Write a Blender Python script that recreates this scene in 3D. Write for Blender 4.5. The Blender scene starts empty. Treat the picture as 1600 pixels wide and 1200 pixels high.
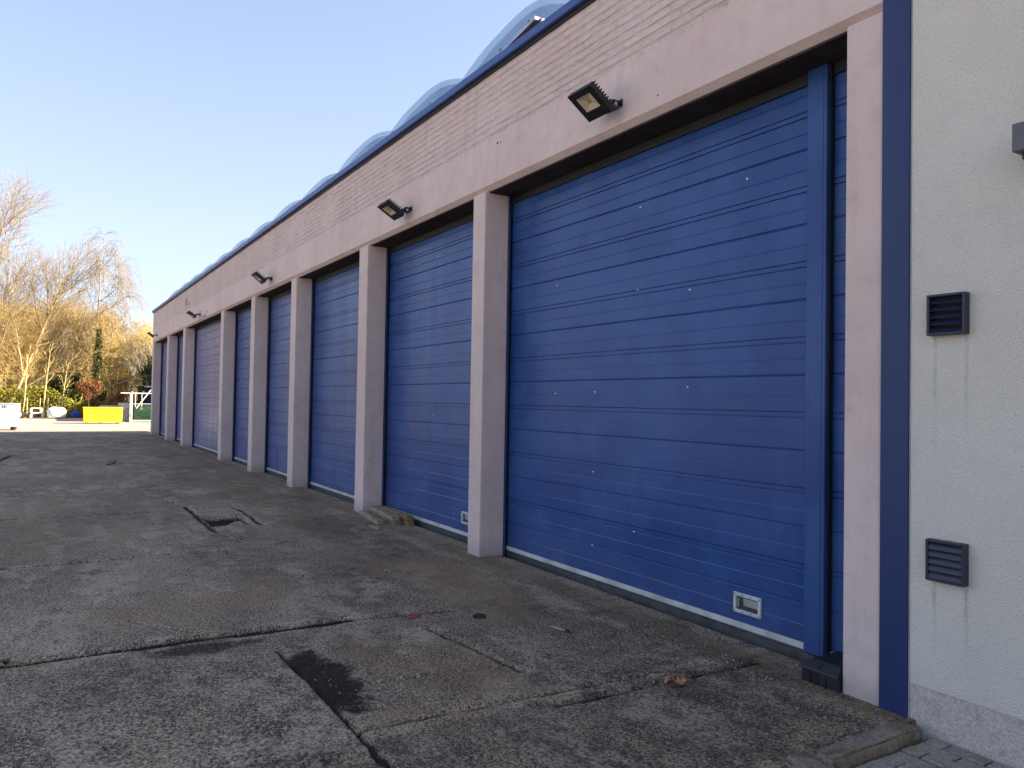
import bpy, bmesh, math, random
import numpy as np
from mathutils import Vector, Matrix

random.seed(7)
RNG = np.random.default_rng(7)
S = bpy.context.scene
R = math.radians

# ------------------------------------------------------------------ camera
YAW, PITCH, ROLL = R(31.517), R(1.296), R(0.958)
F = Vector((-math.cos(YAW)*math.cos(PITCH), math.sin(YAW)*math.cos(PITCH), math.sin(PITCH)))
R0 = Vector((math.sin(YAW), math.cos(YAW), 0)); U0 = R0.cross(F)
RT = R0*math.cos(ROLL)+U0*math.sin(ROLL); UP = -R0*math.sin(ROLL)+U0*math.cos(ROLL)
cd = bpy.data.cameras.new('camera'); cam = bpy.data.objects.new('camera', cd); S.collection.objects.link(cam)
M = Matrix.Identity(4)
for i, v in enumerate((RT, UP, -F)):
    for j in range(3): M[j][i] = v[j]
M.translation = (0, -3.982, 1.65); cam.matrix_world = M
cd.sensor_width = 36; cd.lens = 27.0; cd.clip_start = .05; cd.clip_end = 2000
S.camera = cam

# ------------------------------------------------------------------ sky, sun, exposure
SUN_EL, SX = R(30), .37
sunv = Vector((SX, math.sqrt(1-SX*SX), 0))*math.cos(SUN_EL); sunv.z = math.sin(SUN_EL)
W = bpy.data.worlds.new('World'); S.world = W; W.use_nodes = True
wn = W.node_tree.nodes; wl = W.node_tree.links
bg = wn['Background']
sk = wn.new('ShaderNodeTexSky'); sk.sky_type = 'NISHITA'; sk.sun_disc = False
sk.sun_elevation = SUN_EL; sk.sun_rotation = math.atan2(SX, math.sqrt(1-SX*SX))
sk.altitude = 50; sk.air_density = 1.0; sk.dust_density = 0.6; sk.ozone_density = 1.6
# white balance of open shade, and the glare near the horizon held back per channel:  y = x / sqrt(1 + (x/a)^2)
def wmath(op, a, b=0.):
    nd = wn.new('ShaderNodeMath'); nd.operation = op
    for i, v in enumerate((a, b)):
        if isinstance(v, bpy.types.NodeSocket): wl.new(v, nd.inputs[i])
        else: nd.inputs[i].default_value = v
    return nd.outputs[0]
sp = wn.new('ShaderNodeSeparateColor'); cb = wn.new('ShaderNodeCombineColor'); wl.new(sk.outputs[0], sp.inputs[0])
for i, (mul, a) in enumerate(((.455, .98), (.375, 1.2), (.325, 1.9))):
    x = wmath('MULTIPLY', sp.outputs[i], mul)
    y = wmath('DIVIDE', x, wmath('SQRT', wmath('ADD', 1., wmath('POWER', wmath('DIVIDE', x, a), 2.))))
    wl.new(wmath('MULTIPLY', y, 1.85), cb.inputs[i])
wl.new(cb.outputs[0], bg.inputs[0]); bg.inputs[1].default_value = .15
sl = bpy.data.lights.new('sun', 'SUN'); sl.energy = 5.0; sl.angle = R(.5); sl.color = (1, .86, .63)
so = bpy.data.objects.new('sun', sl); S.collection.objects.link(so)
so.rotation_euler = sunv.to_track_quat('Z', 'Y').to_euler(); so.location = (5, 40, 30)
S.view_settings.view_transform = 'Standard'; S.view_settings.look = 'None'
S.view_settings.gamma = 1; S.view_settings.exposure = 1.95
S.render.engine = 'CYCLES'; S.cycles.max_bounces = 8; S.cycles.transparent_max_bounces = 24

# ------------------------------------------------------------------ helpers
def link(o): S.collection.objects.link(o)

def tag(o, label=None, cat=None, group=None, kind=None):
    for k, v in (('label', label), ('category', cat), ('group', group), ('kind', kind)):
        if v: o[k] = v
    return o

def thing(name, label, cat, loc=(0, 0, 0), group=None, rz=0):
    o = bpy.data.objects.new(name, None); link(o); o.location = loc; o.rotation_euler = (0, 0, rz)
    o.empty_display_size = .2
    return tag(o, label, cat, group)

class MB:
    def __init__(s): s.v = []; s.f = []; s.n = 0
    def add(s, verts, faces):
        b = s.n; verts = [tuple(v) for v in verts]
        s.v += verts; s.f += [tuple(i+b for i in f) for f in faces]; s.n += len(verts)
        return s
    def box(s, x0, x1, y0, y1, z0, z1):
        return s.add([(x0,y0,z0),(x1,y0,z0),(x1,y1,z0),(x0,y1,z0),(x0,y0,z1),(x1,y0,z1),(x1,y1,z1),(x0,y1,z1)],
              [(0,3,2,1),(4,5,6,7),(0,1,5,4),(1,2,6,5),(2,3,7,6),(3,0,4,7)])
    def obox(s, c, ax, ay, az, hx, hy, hz):
        c = Vector(c); ax = Vector(ax).normalized(); ay = Vector(ay).normalized(); az = Vector(az).normalized()
        P = [c+ax*hx*i+ay*hy*j+az*hz*k for k in (-1, 1) for (i, j) in ((-1,-1),(1,-1),(1,1),(-1,1))]
        return s.add(P, [(0,3,2,1),(4,5,6,7),(0,1,5,4),(1,2,6,5),(2,3,7,6),(3,0,4,7)])
    def prism(s, poly, x0, x1):        # poly in (y,z), counter-clockwise seen from +x, extruded along x
        n = len(poly)
        V = [(x0, y, z) for y, z in poly]+[(x1, y, z) for y, z in poly]
        return s.add(V, [tuple(range(n))[::-1], tuple(range(n, 2*n))]+[(i, (i+1) % n, n+(i+1) % n, n+i) for i in range(n)])
    def tube(s, pts, rad, k=8, cap=True):
        pts = [Vector(p) for p in pts]; n = len(pts)
        if not hasattr(rad, '__len__'): rad = [rad]*n
        V = []
        for i, p in enumerate(pts):
            t = (pts[min(i+1, n-1)]-pts[max(i-1, 0)]).normalized()
            a = t.orthogonal().normalized() if abs(t.z) > .95 else t.cross(Vector((0, 0, 1))).normalized()
            b = t.cross(a)
            V += [p+(a*math.cos(2*math.pi*j/k)+b*math.sin(2*math.pi*j/k))*rad[i] for j in range(k)]
        Fc = [(i*k+j, i*k+(j+1) % k, (i+1)*k+(j+1) % k, (i+1)*k+j) for i in range(n-1) for j in range(k)]
        if cap: Fc += [tuple(range(k))[::-1], tuple(range((n-1)*k, n*k))]
        return s.add(V, Fc)
    def lathe(s, prof, c=(0, 0, 0), k=20):
        V = [(c[0]+r*math.cos(2*math.pi*j/k), c[1]+r*math.sin(2*math.pi*j/k), c[2]+z) for r, z in prof for j in range(k)]
        n = len(prof)
        Fc = [(i*k+j, i*k+(j+1) % k, (i+1)*k+(j+1) % k, (i+1)*k+j) for i in range(n-1) for j in range(k)]
        return s.add(V, Fc+[tuple(range(k))[::-1], tuple(range((n-1)*k, n*k))])
    def each(s, name, mat, parent=None, bevel=0, seg=2, smooth=False):
        # every connected shape in this builder becomes an object of its own
        par = list(range(s.n))
        def fd(a):
            while par[a] != a: par[a] = par[par[a]]; a = par[a]
            return a
        for f in s.f:
            for v in f[1:]: par[fd(v)] = fd(f[0])
        grp = {}
        for f in s.f: grp.setdefault(fd(f[0]), []).append(f)
        res = []
        for fs in grp.values():
            ids = sorted({v for f in fs for v in f}); ix = {v: i for i, v in enumerate(ids)}
            b = MB(); b.add([s.v[i] for i in ids], [tuple(ix[v] for v in f) for f in fs]); res.append(b.build(name, mat, parent, bevel, seg, smooth))
        return res
    def build(s, name, mat, parent=None, bevel=0, seg=2, smooth=False, label=None):
        me = bpy.data.meshes.new(name); me.from_pydata(s.v, [], s.f); me.validate(); me.update()
        if bevel:
            bm = bmesh.new(); bm.from_mesh(me)
            bmesh.ops.recalc_face_normals(bm, faces=bm.faces)
            ed = [e for e in bm.edges if len(e.link_faces) == 2 and e.calc_face_angle(0) > .5]
            bmesh.ops.bevel(bm, geom=ed, offset=bevel, segments=seg, affect='EDGES', profile=.6, clamp_overlap=True)
            bm.to_mesh(me); bm.free()
        if smooth: me.polygons.foreach_set('use_smooth', [True]*len(me.polygons))
        me.materials.append(mat)
        o = bpy.data.objects.new(name, me); link(o)
        if parent: o.parent = parent
        if label: o['label'] = label
        return o

def dup(root, loc=None, label=None, rz=None, scale=None):
    r = root.copy(); link(r)
    if loc is not None: r.location = loc
    if rz is not None: r.rotation_euler = (0, 0, rz)
    if scale is not None: r.scale = (scale,)*3 if not hasattr(scale, '__len__') else scale
    if label: r['label'] = label
    for ch in list(root.children):
        c = ch.copy(); link(c); c.parent = r
        for g in list(ch.children):
            d = g.copy(); link(d); d.parent = c
    return r

class NT:
    def __init__(s, name):
        s.m = bpy.data.materials.new(name); s.m.use_nodes = True
        s.t = s.m.node_tree; s.t.nodes.clear()
        s.out = s.n('ShaderNodeOutputMaterial')
    def n(s, typ, ins=None, **kw):
        nd = s.t.nodes.new(typ)
        for k, v in kw.items(): setattr(nd, k, v)
        for k, v in (ins or {}).items():
            i = nd.inputs[k]
            if hasattr(v, 'is_output') or isinstance(v, bpy.types.NodeSocket): s.t.links.new(v, i)
            else: i.default_value = v
        return nd
    def obj(s): return s.n('ShaderNodeTexCoord').outputs['Object']
    def pos(s): return s.n('ShaderNodeNewGeometry').outputs['Position']
    def map(s, v, sc=(1,1,1), loc=(0,0,0)): return s.n('ShaderNodeMapping', {'Vector': v, 'Scale': sc, 'Location': loc}).outputs[0]
    def noise(s, v, scale, detail=4, rough=.55, dist=0): return s.n('ShaderNodeTexNoise', {'Vector': v, 'Scale': scale, 'Detail': detail, 'Roughness': rough, 'Distortion': dist}).outputs[0]
    def vor(s, v, scale, out='Distance', feature='F1', rnd=1): return s.n('ShaderNodeTexVoronoi', {'Vector': v, 'Scale': scale, 'Randomness': rnd}, feature=feature).outputs[out]
    def ramp(s, f, a, b, lo=0., hi=1.):
        return s.n('ShaderNodeMapRange', {'Value': f, 'From Min': a, 'From Max': b, 'To Min': lo, 'To Max': hi}, interpolation_type='SMOOTHSTEP').outputs[0]
    def mix(s, f, a, b, mode='MIX'):
        nd = s.n('ShaderNodeMix', data_type='RGBA', blend_type=mode)
        for i, v in ((0, f), (6, a), (7, b)):
            if isinstance(v, bpy.types.NodeSocket): s.t.links.new(v, nd.inputs[i])
            else: nd.inputs[i].default_value = v if i == 0 else (tuple(v)+(1,))[:4]
        return nd.outputs[2]
    def math(s, op, a, b=0.): return s.n('ShaderNodeMath', {0: a, 1: b}, operation=op).outputs[0]
    def bump(s, h, strength=.3, dist=.01, nrm=None):
        d = {'Height': h, 'Strength': strength, 'Distance': dist}
        if nrm: d['Normal'] = nrm
        return s.n('ShaderNodeBump', d).outputs[0]
    def pbsdf(s, col, rough=.8, nrm=None, spec=.5, metal=0., extra=None):
        d = {'Roughness': rough, 'Specular IOR Level': spec, 'Metallic': metal}
        d['Base Color'] = col if isinstance(col, bpy.types.NodeSocket) else tuple(col)+(1,)
        if nrm: d['Normal'] = nrm
        d.update(extra or {})
        p = s.n('ShaderNodeBsdfPrincipled', d)
        return p.outputs[0]
    def done(s, sh): s.t.links.new(sh, s.out.inputs[0]); return s.m

def plain(name, col, rough=.6, var=.15, scale=8, metal=0., spec=.5, bump=0.):
    t = NT(name); p = t.obj(); n = t.noise(p, scale, 5)
    c2 = tuple(c*(1-var) for c in col); c3 = tuple(min(1, c*(1+var)) for c in col)
    col_ = t.mix(t.ramp(n, .3, .7), c2, c3)
    nm = t.bump(t.noise(p, scale*12, 3), bump, .004) if bump else None
    return t.done(t.pbsdf(col_, t.ramp(n, .2, .8, rough*.85, min(1, rough*1.15)), nm, spec, metal))

# ------------------------------------------------------------------ materials
def m_pink(name, brick):
    t = NT(name); p = t.pos()
    big = t.noise(p, .9, 5, .6); mid = t.noise(p, 6, 6, .65); fine = t.noise(p, 55, 3, .6)
    streak = t.noise(t.map(p, (5, 5, .5)), 1, 4, .6)
    c = t.mix(t.ramp(big, .3, .7), (.665, .505, .44), (.735, .58, .51))
    c = t.mix(t.math('MULTIPLY', t.ramp(mid, .45, .75), .45), c, (.52, .38, .36))
    c = t.mix(t.math('MULTIPLY', t.ramp(streak, .5, .8), .4), c, (.47, .35, .34))
    c = t.mix(t.math('MULTIPLY', t.ramp(fine, .58, .75), .35), c, (.33, .24, .23))
    if brick:
        sx = t.n('ShaderNodeSeparateXYZ', {0: p})
        wob = t.noise(p, 2.2, 3)
        zz = t.math('ADD', sx.outputs[2], t.math('MULTIPLY', wob, .012))
        bv = t.n('ShaderNodeCombineXYZ', {0: sx.outputs[0], 1: zz}).outputs[0]
        b = t.n('ShaderNodeTexBrick', {'Vector': bv, 'Scale': 1., 'Mortar Size': .010, 'Mortar Smooth': .45, 'Brick Width': .22, 'Row Height': .072, 'Color1': (1,1,1,1), 'Color2': (.45,.45,.45,1), 'Mortar': (0,0,0,1)})
        bc = t.n('ShaderNodeRGBToBW', {0: b.outputs[0]}).outputs[0]
        show = t.ramp(t.noise(t.map(p, (.5, 1, 1.2)), 1.5, 4, .55), .27, .52, .12, 1.)
        fr = t.math('FRACT', t.math('DIVIDE', zz, .072))
        course = t.math('MULTIPLY', t.ramp(fr, 0., .22), t.ramp(fr, 1., .86))
        dash = t.ramp(t.noise(t.map(p, (4.5, 1, 11)), 1.2, 3, .6), .47, .62)
        h = t.math('ADD', t.math('MULTIPLY', t.math('ADD', t.math('MULTIPLY', t.math('MULTIPLY', course, t.ramp(t.noise(t.map(p, (3, 1, 9), (9, 0, 0)), 1.3, 3), .35, .62)), .7), t.math('MULTIPLY', bc, .9)), show), t.math('MULTIPLY', t.noise(p, 14, 3), .25))
        nm = t.bump(h, .8, .018, t.bump(fine, .3, .003))
        gap = t.math('MULTIPLY', t.math('MULTIPLY', t.ramp(fr, .14, .02), show), dash)
        c = t.mix(t.math('MULTIPLY', gap, .55), c, (.2, .14, .125))
        ledge_glint = t.math('MULTIPLY', t.math('MULTIPLY', t.math('MULTIPLY', t.ramp(fr, .80, .9), t.ramp(fr, 1., .95)), show), t.ramp(t.noise(t.map(p, (5, 1, 11), (5, 0, 3)), 1.2, 3), .5, .62))
        c = t.mix(t.math('MULTIPLY', ledge_glint, .5), c, (.80, .67, .61))  # pale highlights painted along the upper edges of the brick courses
        lime = t.math('MULTIPLY', t.ramp(t.noise(t.map(p, (1, 1, 2.2), (3, 0, 1)), 2.6, 6, .7), .62, .74), .35)
        c = t.mix(lime, c, (.66, .55, .52))
    else:
        cr = t.n('ShaderNodeTexVoronoi', {'Vector': t.n('ShaderNodeVectorMath', {0: p, 1: t.n('ShaderNodeTexNoise', {'Vector': p, 'Scale': 3.}).outputs[1]}).outputs[0], 'Scale': .8}, feature='DISTANCE_TO_EDGE').outputs[0]
        crk = t.math('MULTIPLY', t.ramp(cr, .004, .001), t.ramp(t.noise(p, .7, 2), .60, .66))
        c = t.mix(t.math('MULTIPLY', crk, .35), c, (.15, .1, .1))
        nm = t.bump(t.math('ADD', mid, t.math('MULTIPLY', fine, .6)), .35, .004)
    # splash dirt near the ground
    z = t.n('ShaderNodeSeparateXYZ', {0: p}).outputs[2]
    low = t.math('MULTIPLY', t.ramp(t.math('ADD', z, t.math('MULTIPLY', mid, .35)), .42, .10), .7)
    c = t.mix(low, c, (.30, .26, .25))
    return t.done(t.pbsdf(c, .88, nm, .25))
PINK = m_pink('pink_plaster', False); PINKB = m_pink('painted_brick', True)

def m_blue():
    t = NT('blue_door_paint'); p = t.pos()
    oi = t.n('ShaderNodeObjectInfo').outputs['Random']
    sp = t.n('ShaderNodeVectorMath', {0: p, 1: t.n('ShaderNodeCombineXYZ', {0: t.math('MULTIPLY', oi, 20)}).outputs[0]}).outputs[0]
    st = t.noise(t.map(sp, (4, 1, .4)), 1, 5, .65); bl = t.noise(sp, 1.4, 5, .6); fn = t.noise(sp, 40, 4, .7)
    c = t.mix(t.ramp(bl, .38, .62), (.017, .060, .205), (.027, .084, .25))
    c = t.mix(t.math('MULTIPLY', t.math('MULTIPLY', t.ramp(st, .46, .70), t.ramp(bl, .42, .58, .15, 1.)), .45), c, (.072, .12, .26))
    c = t.mix(t.math('MULTIPLY', t.ramp(fn, .55, .8), .25), c, (.1, .13, .25))
    drk = t.ramp(t.noise(t.map(sp, (3, 1, 1.2), (7, 0, 2)), 1.3, 5, .7), .62, .76)
    c = t.mix(t.math('MULTIPLY', drk, .5), c, (.02, .05, .2))
    mauve_sheen = t.n('ShaderNodeAttribute', {}, attribute_type='OBJECT', attribute_name='mauve_sheen').outputs['Fac']
    c = t.mix(mauve_sheen, c, (.27, .235, .34))  # mauve sheen of grazing reflections painted into the far doors
    # splashed grime near the sill
    z = t.n('ShaderNodeSeparateXYZ', {0: p}).outputs[2]
    c = t.mix(t.math('MULTIPLY', t.ramp(t.math('ADD', z, t.math('MULTIPLY', st, .5)), .75, .3), .3), c, (.08, .09, .17))
    # chipped flecks
    sq = t.n('ShaderNodeSeparateXYZ', {0: sp}); vd = t.n('ShaderNodeTexVoronoi', {'Vector': t.n('ShaderNodeCombineXYZ', {0: sq.outputs[0], 1: t.math('MULTIPLY', sq.outputs[2], 1.7)}).outputs[0], 'Scale': 1.7}, voronoi_dimensions='2D')
    chip = t.math('MULTIPLY', t.ramp(t.math('ADD', vd.outputs['Distance'], t.math('MULTIPLY', fn, .02)), .030, .023), t.ramp(t.n('ShaderNodeSeparateColor', {0: vd.outputs['Color']}).outputs[0], .86, .87))
    c = t.mix(chip, c, (.75, .75, .74))
    rg = t.ramp(t.math('ADD', st, t.math('MULTIPLY', bl, .6)), .6, 1.1, .30, .48)
    nm = t.bump(t.noise(t.map(sp, (.8, 1, 4)), 2.2, 3), .10, .02, t.bump(fn, .06, .002))
    return t.done(t.pbsdf(c, rg, nm, .32))
BLUE = m_blue()
BLUE2 = plain('blue_coated_metal', (.03, .075, .26), .42, .12, 2.5, bump=.05)
def m_post():
    t = NT('blue_post_paint'); p = t.pos()
    n = t.noise(t.map(p, (4, 4, .6)), 1, 4); f = t.noise(p, 90, 3)
    c = t.mix(t.ramp(n, .3, .75), (.010, .024, .10), (.016, .033, .12))
    return t.done(t.pbsdf(c, .45, t.bump(f, .08, .002), .45))
BPOST = m_post()

def m_annex():
    t = NT('rough_cast_render'); p = t.pos()
    v = t.n('ShaderNodeTexVoronoi', {'Vector': p, 'Scale': 150}).outputs[0]
    n = t.noise(p, 150, 3, .6); big = t.noise(p, .8, 4); sm = t.noise(p, 7, 4, .6)
    c = t.mix(t.ramp(big, .3, .7), (.70, .635, .535), (.78, .71, .60))
    c = t.mix(t.math('MULTIPLY', t.ramp(sm, .5, .75), .25), c, (.54, .53, .50))
    pit = t.ramp(n, .54, .66)
    c = t.mix(t.math('MULTIPLY', pit, .5), c, (.27, .265, .25))
    # dirty water runs under the louvres
    sx = t.n('ShaderNodeSeparateXYZ', {0: p})
    def run(x, z1, ln):
        dx = t.math('ABSOLUTE', t.math('ADD', t.math('SUBTRACT', sx.outputs[0], x), t.math('MULTIPLY', t.math('SUBTRACT', sm, .5), .03)))
        a = t.ramp(dx, .016, .002); dz = t.math('SUBTRACT', z1, sx.outputs[2])
        return t.math('MULTIPLY', t.math('MULTIPLY', a, t.ramp(dz, .0, .02)), t.ramp(dz, ln, .0))
    r = t.math('ADD', t.math('ADD', run(-2.265, 2.04, .8), run(-2.105, 2.04, .7)), t.math('ADD', run(-2.262, .76, .5), run(-2.10, .76, .45)))
    c = t.mix(t.math('MULTIPLY', t.math('MULTIPLY', r, t.ramp(sm, .35, .65, .3, 1.)), .42), c, (.2, .2, .2))
    h = t.math('SUBTRACT', t.math('MULTIPLY', n, .7), v)
    return t.done(t.pbsdf(c, .92, t.bump(h, .75, .006), .2))
ANNEX = m_annex()
def m_plinth():
    t = NT('plinth_granules'); p = t.pos()
    v = t.n('ShaderNodeTexVoronoi', {'Vector': p, 'Scale': 130}); n = t.noise(p, 9, 5, .6)
    g = t.n('ShaderNodeSeparateColor', {0: v.outputs['Color']}).outputs[0]
    c = t.mix(g, (.42, .355, .305), (.64, .56, .485))
    c = t.mix(t.ramp(n, .5, .8), c, (.32, .29, .27))
    return t.done(t.pbsdf(c, .9, t.bump(v.outputs[0], .4, .004), .2))
PLINTH = m_plinth()

def m_ground():
    t = NT('old_concrete'); p = t.pos()
    a = t.n('ShaderNodeAttribute', attribute_name='wear'); A = t.n('ShaderNodeSeparateColor', {0: a.outputs['Color']})
    joint, dark, moss = A.outputs[0], A.outputs[1], A.outputs[2]
    b = t.n('ShaderNodeAttribute', attribute_name='tone'); B = t.n('ShaderNodeSeparateColor', {0: b.outputs['Color']})
    pale, brown, verge = B.outputs[0], B.outputs[1], B.outputs[2]
    big = t.noise(t.map(p, (.5, 1.0, 1)), .8, 6, .6); mid = t.noise(p, 4.5, 8, .7); fine = t.noise(p, 38, 5, .75); vfine = t.noise(p, 160, 2, .6)
    wide = t.noise(p, .16, 3)
    c = t.mix(t.ramp(big, .36, .66), (.14, .112, .092), (.36, .30, .242))
    c = t.mix(t.ramp(wide, .45, .65, 0, .55), c, (.15, .122, .122))
    c = t.mix(t.math('MULTIPLY', t.ramp(mid, .47, .62), .65), c, (.36, .30, .24))
    c = t.mix(t.math('MULTIPLY', t.ramp(mid, .48, .36), .45), c, (.055, .047, .041))
    c = t.mix(t.math('MULTIPLY', t.ramp(fine, .50, .40), .85), c, (.022, .020, .019))
    c = t.mix(t.math('MULTIPLY', t.ramp(fine, .53, .63), .7), c, (.37, .325, .27))
    c = t.mix(t.math('MULTIPLY', t.ramp(vfine, .58, .42), .5), c, (.03, .028, .026))
    grit = t.noise(p, 78, 2, .7)
    c = t.mix(t.math('MULTIPLY', t.ramp(grit, .48, .38), .85), c, (.018, .022, .02))
    c = t.mix(t.math('MULTIPLY', t.ramp(grit, .54, .64), .7), c, (.46, .405, .34))
    v = t.n('ShaderNodeTexVoronoi', {'Vector': p, 'Scale': 42}); vc = t.n('ShaderNodeSeparateColor', {0: v.outputs['Color']})
    st = t.math('MULTIPLY', t.ramp(v.outputs[0], .36, .22), t.ramp(vc.outputs[0], .62, .7))
    c = t.mix(t.math('MULTIPLY', st, .85), c, t.mix(vc.outputs[1], (.46, .42, .37), (.30, .21, .17)))
    st2 = t.math('MULTIPLY', t.ramp(v.outputs[0], .42, .2), t.ramp(vc.outputs[2], .78, .84))
    c = t.mix(t.math('MULTIPLY', st2, .7), c, (.02, .02, .02))
    v3 = t.n('ShaderNodeTexVoronoi', {'Vector': p, 'Scale': 7}, voronoi_dimensions='2D'); c3 = t.n('ShaderNodeSeparateColor', {0: v3.outputs['Color']})
    wf = t.math('MULTIPLY', t.ramp(t.math('ADD', v3.outputs[0], t.math('MULTIPLY', fine, .06)), .085, .06), t.ramp(c3.outputs[0], .88, .89))
    c = t.mix(wf, c, (.55, .54, .51))
    c = t.mix(t.math('MULTIPLY', t.math('MULTIPLY', pale, t.ramp(mid, .40, .52)), t.ramp(fine, .42, .56, .25, .95)), c, (.38, .345, .30))
    c = t.mix(t.math('MULTIPLY', brown, t.ramp(mid, .3, .65, .25, .9)), c, t.mix(fine, (.07, .05, .035), (.25, .18, .112)))
    c = t.mix(t.math('MULTIPLY', dark, t.ramp(t.math('ADD', fine, mid), .9, 1.1, 1., .45)), c, (.018, .017, .016))
    c = t.mix(t.math('MULTIPLY', moss, t.ramp(t.math('ADD', fine, mid), .85, 1.15)), c, t.mix(vfine, (.03, .038, .008), (.10, .095, .025)))
    jn = t.ramp(t.math('ADD', joint, t.math('MULTIPLY', t.math('SUBTRACT', fine, .5), 1.3)), .34, .70)
    c = t.mix(jn, c, t.mix(t.ramp(vfine, .4, .65), (.004, .004, .0035), (.045, .037, .03)))
    c = t.mix(1., c, (1.46, 1.26, 1.04), 'MULTIPLY')
    # pale sandy yard, sunlit tone painted in; unseen side strip paled for bounce
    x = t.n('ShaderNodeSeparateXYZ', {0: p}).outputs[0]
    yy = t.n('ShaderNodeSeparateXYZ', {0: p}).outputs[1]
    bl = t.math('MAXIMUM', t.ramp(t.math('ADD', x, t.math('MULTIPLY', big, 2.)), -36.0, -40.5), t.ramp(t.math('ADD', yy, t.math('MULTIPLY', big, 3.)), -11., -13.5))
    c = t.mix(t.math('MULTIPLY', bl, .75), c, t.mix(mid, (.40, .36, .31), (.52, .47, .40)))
    c = t.mix(verge, c, t.mix(fine, (.05, .042, .02), (.22, .17, .085)))
    h = t.math('ADD', t.math('MULTIPLY', fine, .7), t.math('ADD', t.math('MULTIPLY', mid, .8), t.math('MULTIPLY', v.outputs[0], -.35)))
    nm = t.bump(h, .55, .012, t.bump(vfine, .3, .003))
    rg = t.math('SUBTRACT', t.ramp(fine, .3, .7, .72, .92), t.math('MULTIPLY', dark, .12))
    return t.done(t.pbsdf(c, rg, nm, .18))
GROUND = m_ground()

def m_stone(name, c0, c1, moss=0.):
    t = NT(name); p = t.obj(); n = t.noise(p, 5, 6, .65); f = t.noise(p, 60, 4, .7)
    v = t.n('ShaderNodeTexVoronoi', {'Vector': p, 'Scale': 70}); g = t.n('ShaderNodeSeparateColor', {0: v.outputs['Color']}).outputs[0]
    oi = t.n('ShaderNodeNewGeometry').outputs['Random Per Island']
    c = t.mix(t.ramp(n, .3, .7), c0, c1)
    c = t.mix(t.math('MULTIPLY', oi, .35), c, tuple(x*.55 for x in c0))
    c = t.mix(t.math('MULTIPLY', t.ramp(f, .5, .3), .7), c, tuple(x*.3 for x in c0))
    c = t.mix(t.math('MULTIPLY', t.ramp(g, .75, .8), .22), c, tuple(min(1, x*1.6) for x in c1))
    if moss: c = t.mix(t.math('MULTIPLY', t.ramp(t.noise(p, 3, 5, .7), .5, .68), moss), c, (.13, .085, .03))
    return t.done(t.pbsdf(c, .9, t.bump(t.math('ADD', f, n), .5, .006), .3))
KERB = m_stone('weathered_kerb', (.19, .155, .115), (.32, .265, .20), .6)
PAVER = m_stone('grey_paver', (.27, .24, .195), (.38, .335, .275), .25)
PEB = m_stone('pale_chippings', (.20, .19, .17), (.38, .36, .33))

BLACK = plain('black_cast_metal', (.008, .008, .009), .45, .2, 10)
RUBBER = plain('black_rubber', (.012, .012, .013), .6, .3, 9, bump=.1)
RUBF = plain('moulded_black_plastic', (.016, .015, .017), .5, .35, 7, bump=.12)
GLASSD = plain('lamp_glass', (.02, .02, .022), .12)
CREAM = plain('lamp_reflector', (.62, .55, .38), .35, .08)
AMBER = plain('lamp_diode', (.55, .32, .09), .5, .1)
STEEL = plain('bright_steel', (.6, .6, .62), .3, .1, 20, metal=1.)
ALU = plain('dull_aluminium', (.42, .43, .45), .45, .15, 6, metal=.6)
WRAIL = plain('off_white_rail', (.52, .51, .48), .5, .2, 5)
WHANDLE = plain('white_plastic_frame', (.55, .55, .53), .5, .12, 9)
SOFFIT = plain('soffit_shade', (.05, .042, .038), .9, .25, 5, spec=.1)
LOUV = plain('navy_louvre_metal', (.02, .023, .042), .42, .15, 12)
FASCIA = plain('grey_canopy_cladding', (.115, .105, .115), .5, .08, 4)
ROOFM = plain('grey_roof_felt', (.1, .1, .105), .9, .3, 3, bump=.3)
def m_dome():
    t = NT('weathered_acrylic'); p = t.pos()
    n = t.noise(t.map(p, (1, 1, .5)), 5, 5)
    fr = t.ramp(t.n('ShaderNodeLayerWeight', {'Blend': .5}).outputs['Facing'], .7, 1., .03, .30)
    tr = t.n('ShaderNodeBsdfTransparent', {'Color': (.72, .77, .82, 1)}).outputs[0]
    df = t.n('ShaderNodeBsdfTranslucent', {'Color': (.55, .6, .66, 1)}).outputs[0]
    d2 = t.n('ShaderNodeBsdfDiffuse', {'Color': (.55, .6, .66, 1)}).outputs[0]
    gl = t.n('ShaderNodeBsdfGlossy', {'Roughness': .08}).outputs[0]
    dd = t.n('ShaderNodeMixShader', {0: .5, 1: df, 2: d2}).outputs[0]
    a = t.n('ShaderNodeMixShader', {0: t.ramp(n, .3, .8, .02, .06), 1: tr, 2: dd}).outputs[0]
    return t.done(t.n('ShaderNodeMixShader', {0: fr, 1: a, 2: gl}).outputs[0])
DOME = m_dome()
def m_wood(name, c0, c1):
    t = NT(name); p = t.obj(); g = t.noise(t.map(p, (2, 30, 30)), 1, 6, .65); n = t.noise(p, 6, 4)
    c = t.mix(t.ramp(g, .3, .7), c0, c1); c = t.mix(t.math('MULTIPLY', t.ramp(n, .5, .8), .5), c, (.06, .045, .03))
    return t.done(t.pbsdf(c, .8, t.bump(g, .4, .004), .3))
WOOD = m_wood('weathered_timber', (.20, .15, .10), (.42, .35, .27)); WOOD2 = m_wood('ochre_timber', (.17, .11, .045), (.36, .25, .12))
WSCRAP = m_wood('split_red_wood', (.25, .12, .06), (.42, .24, .14))

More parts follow.
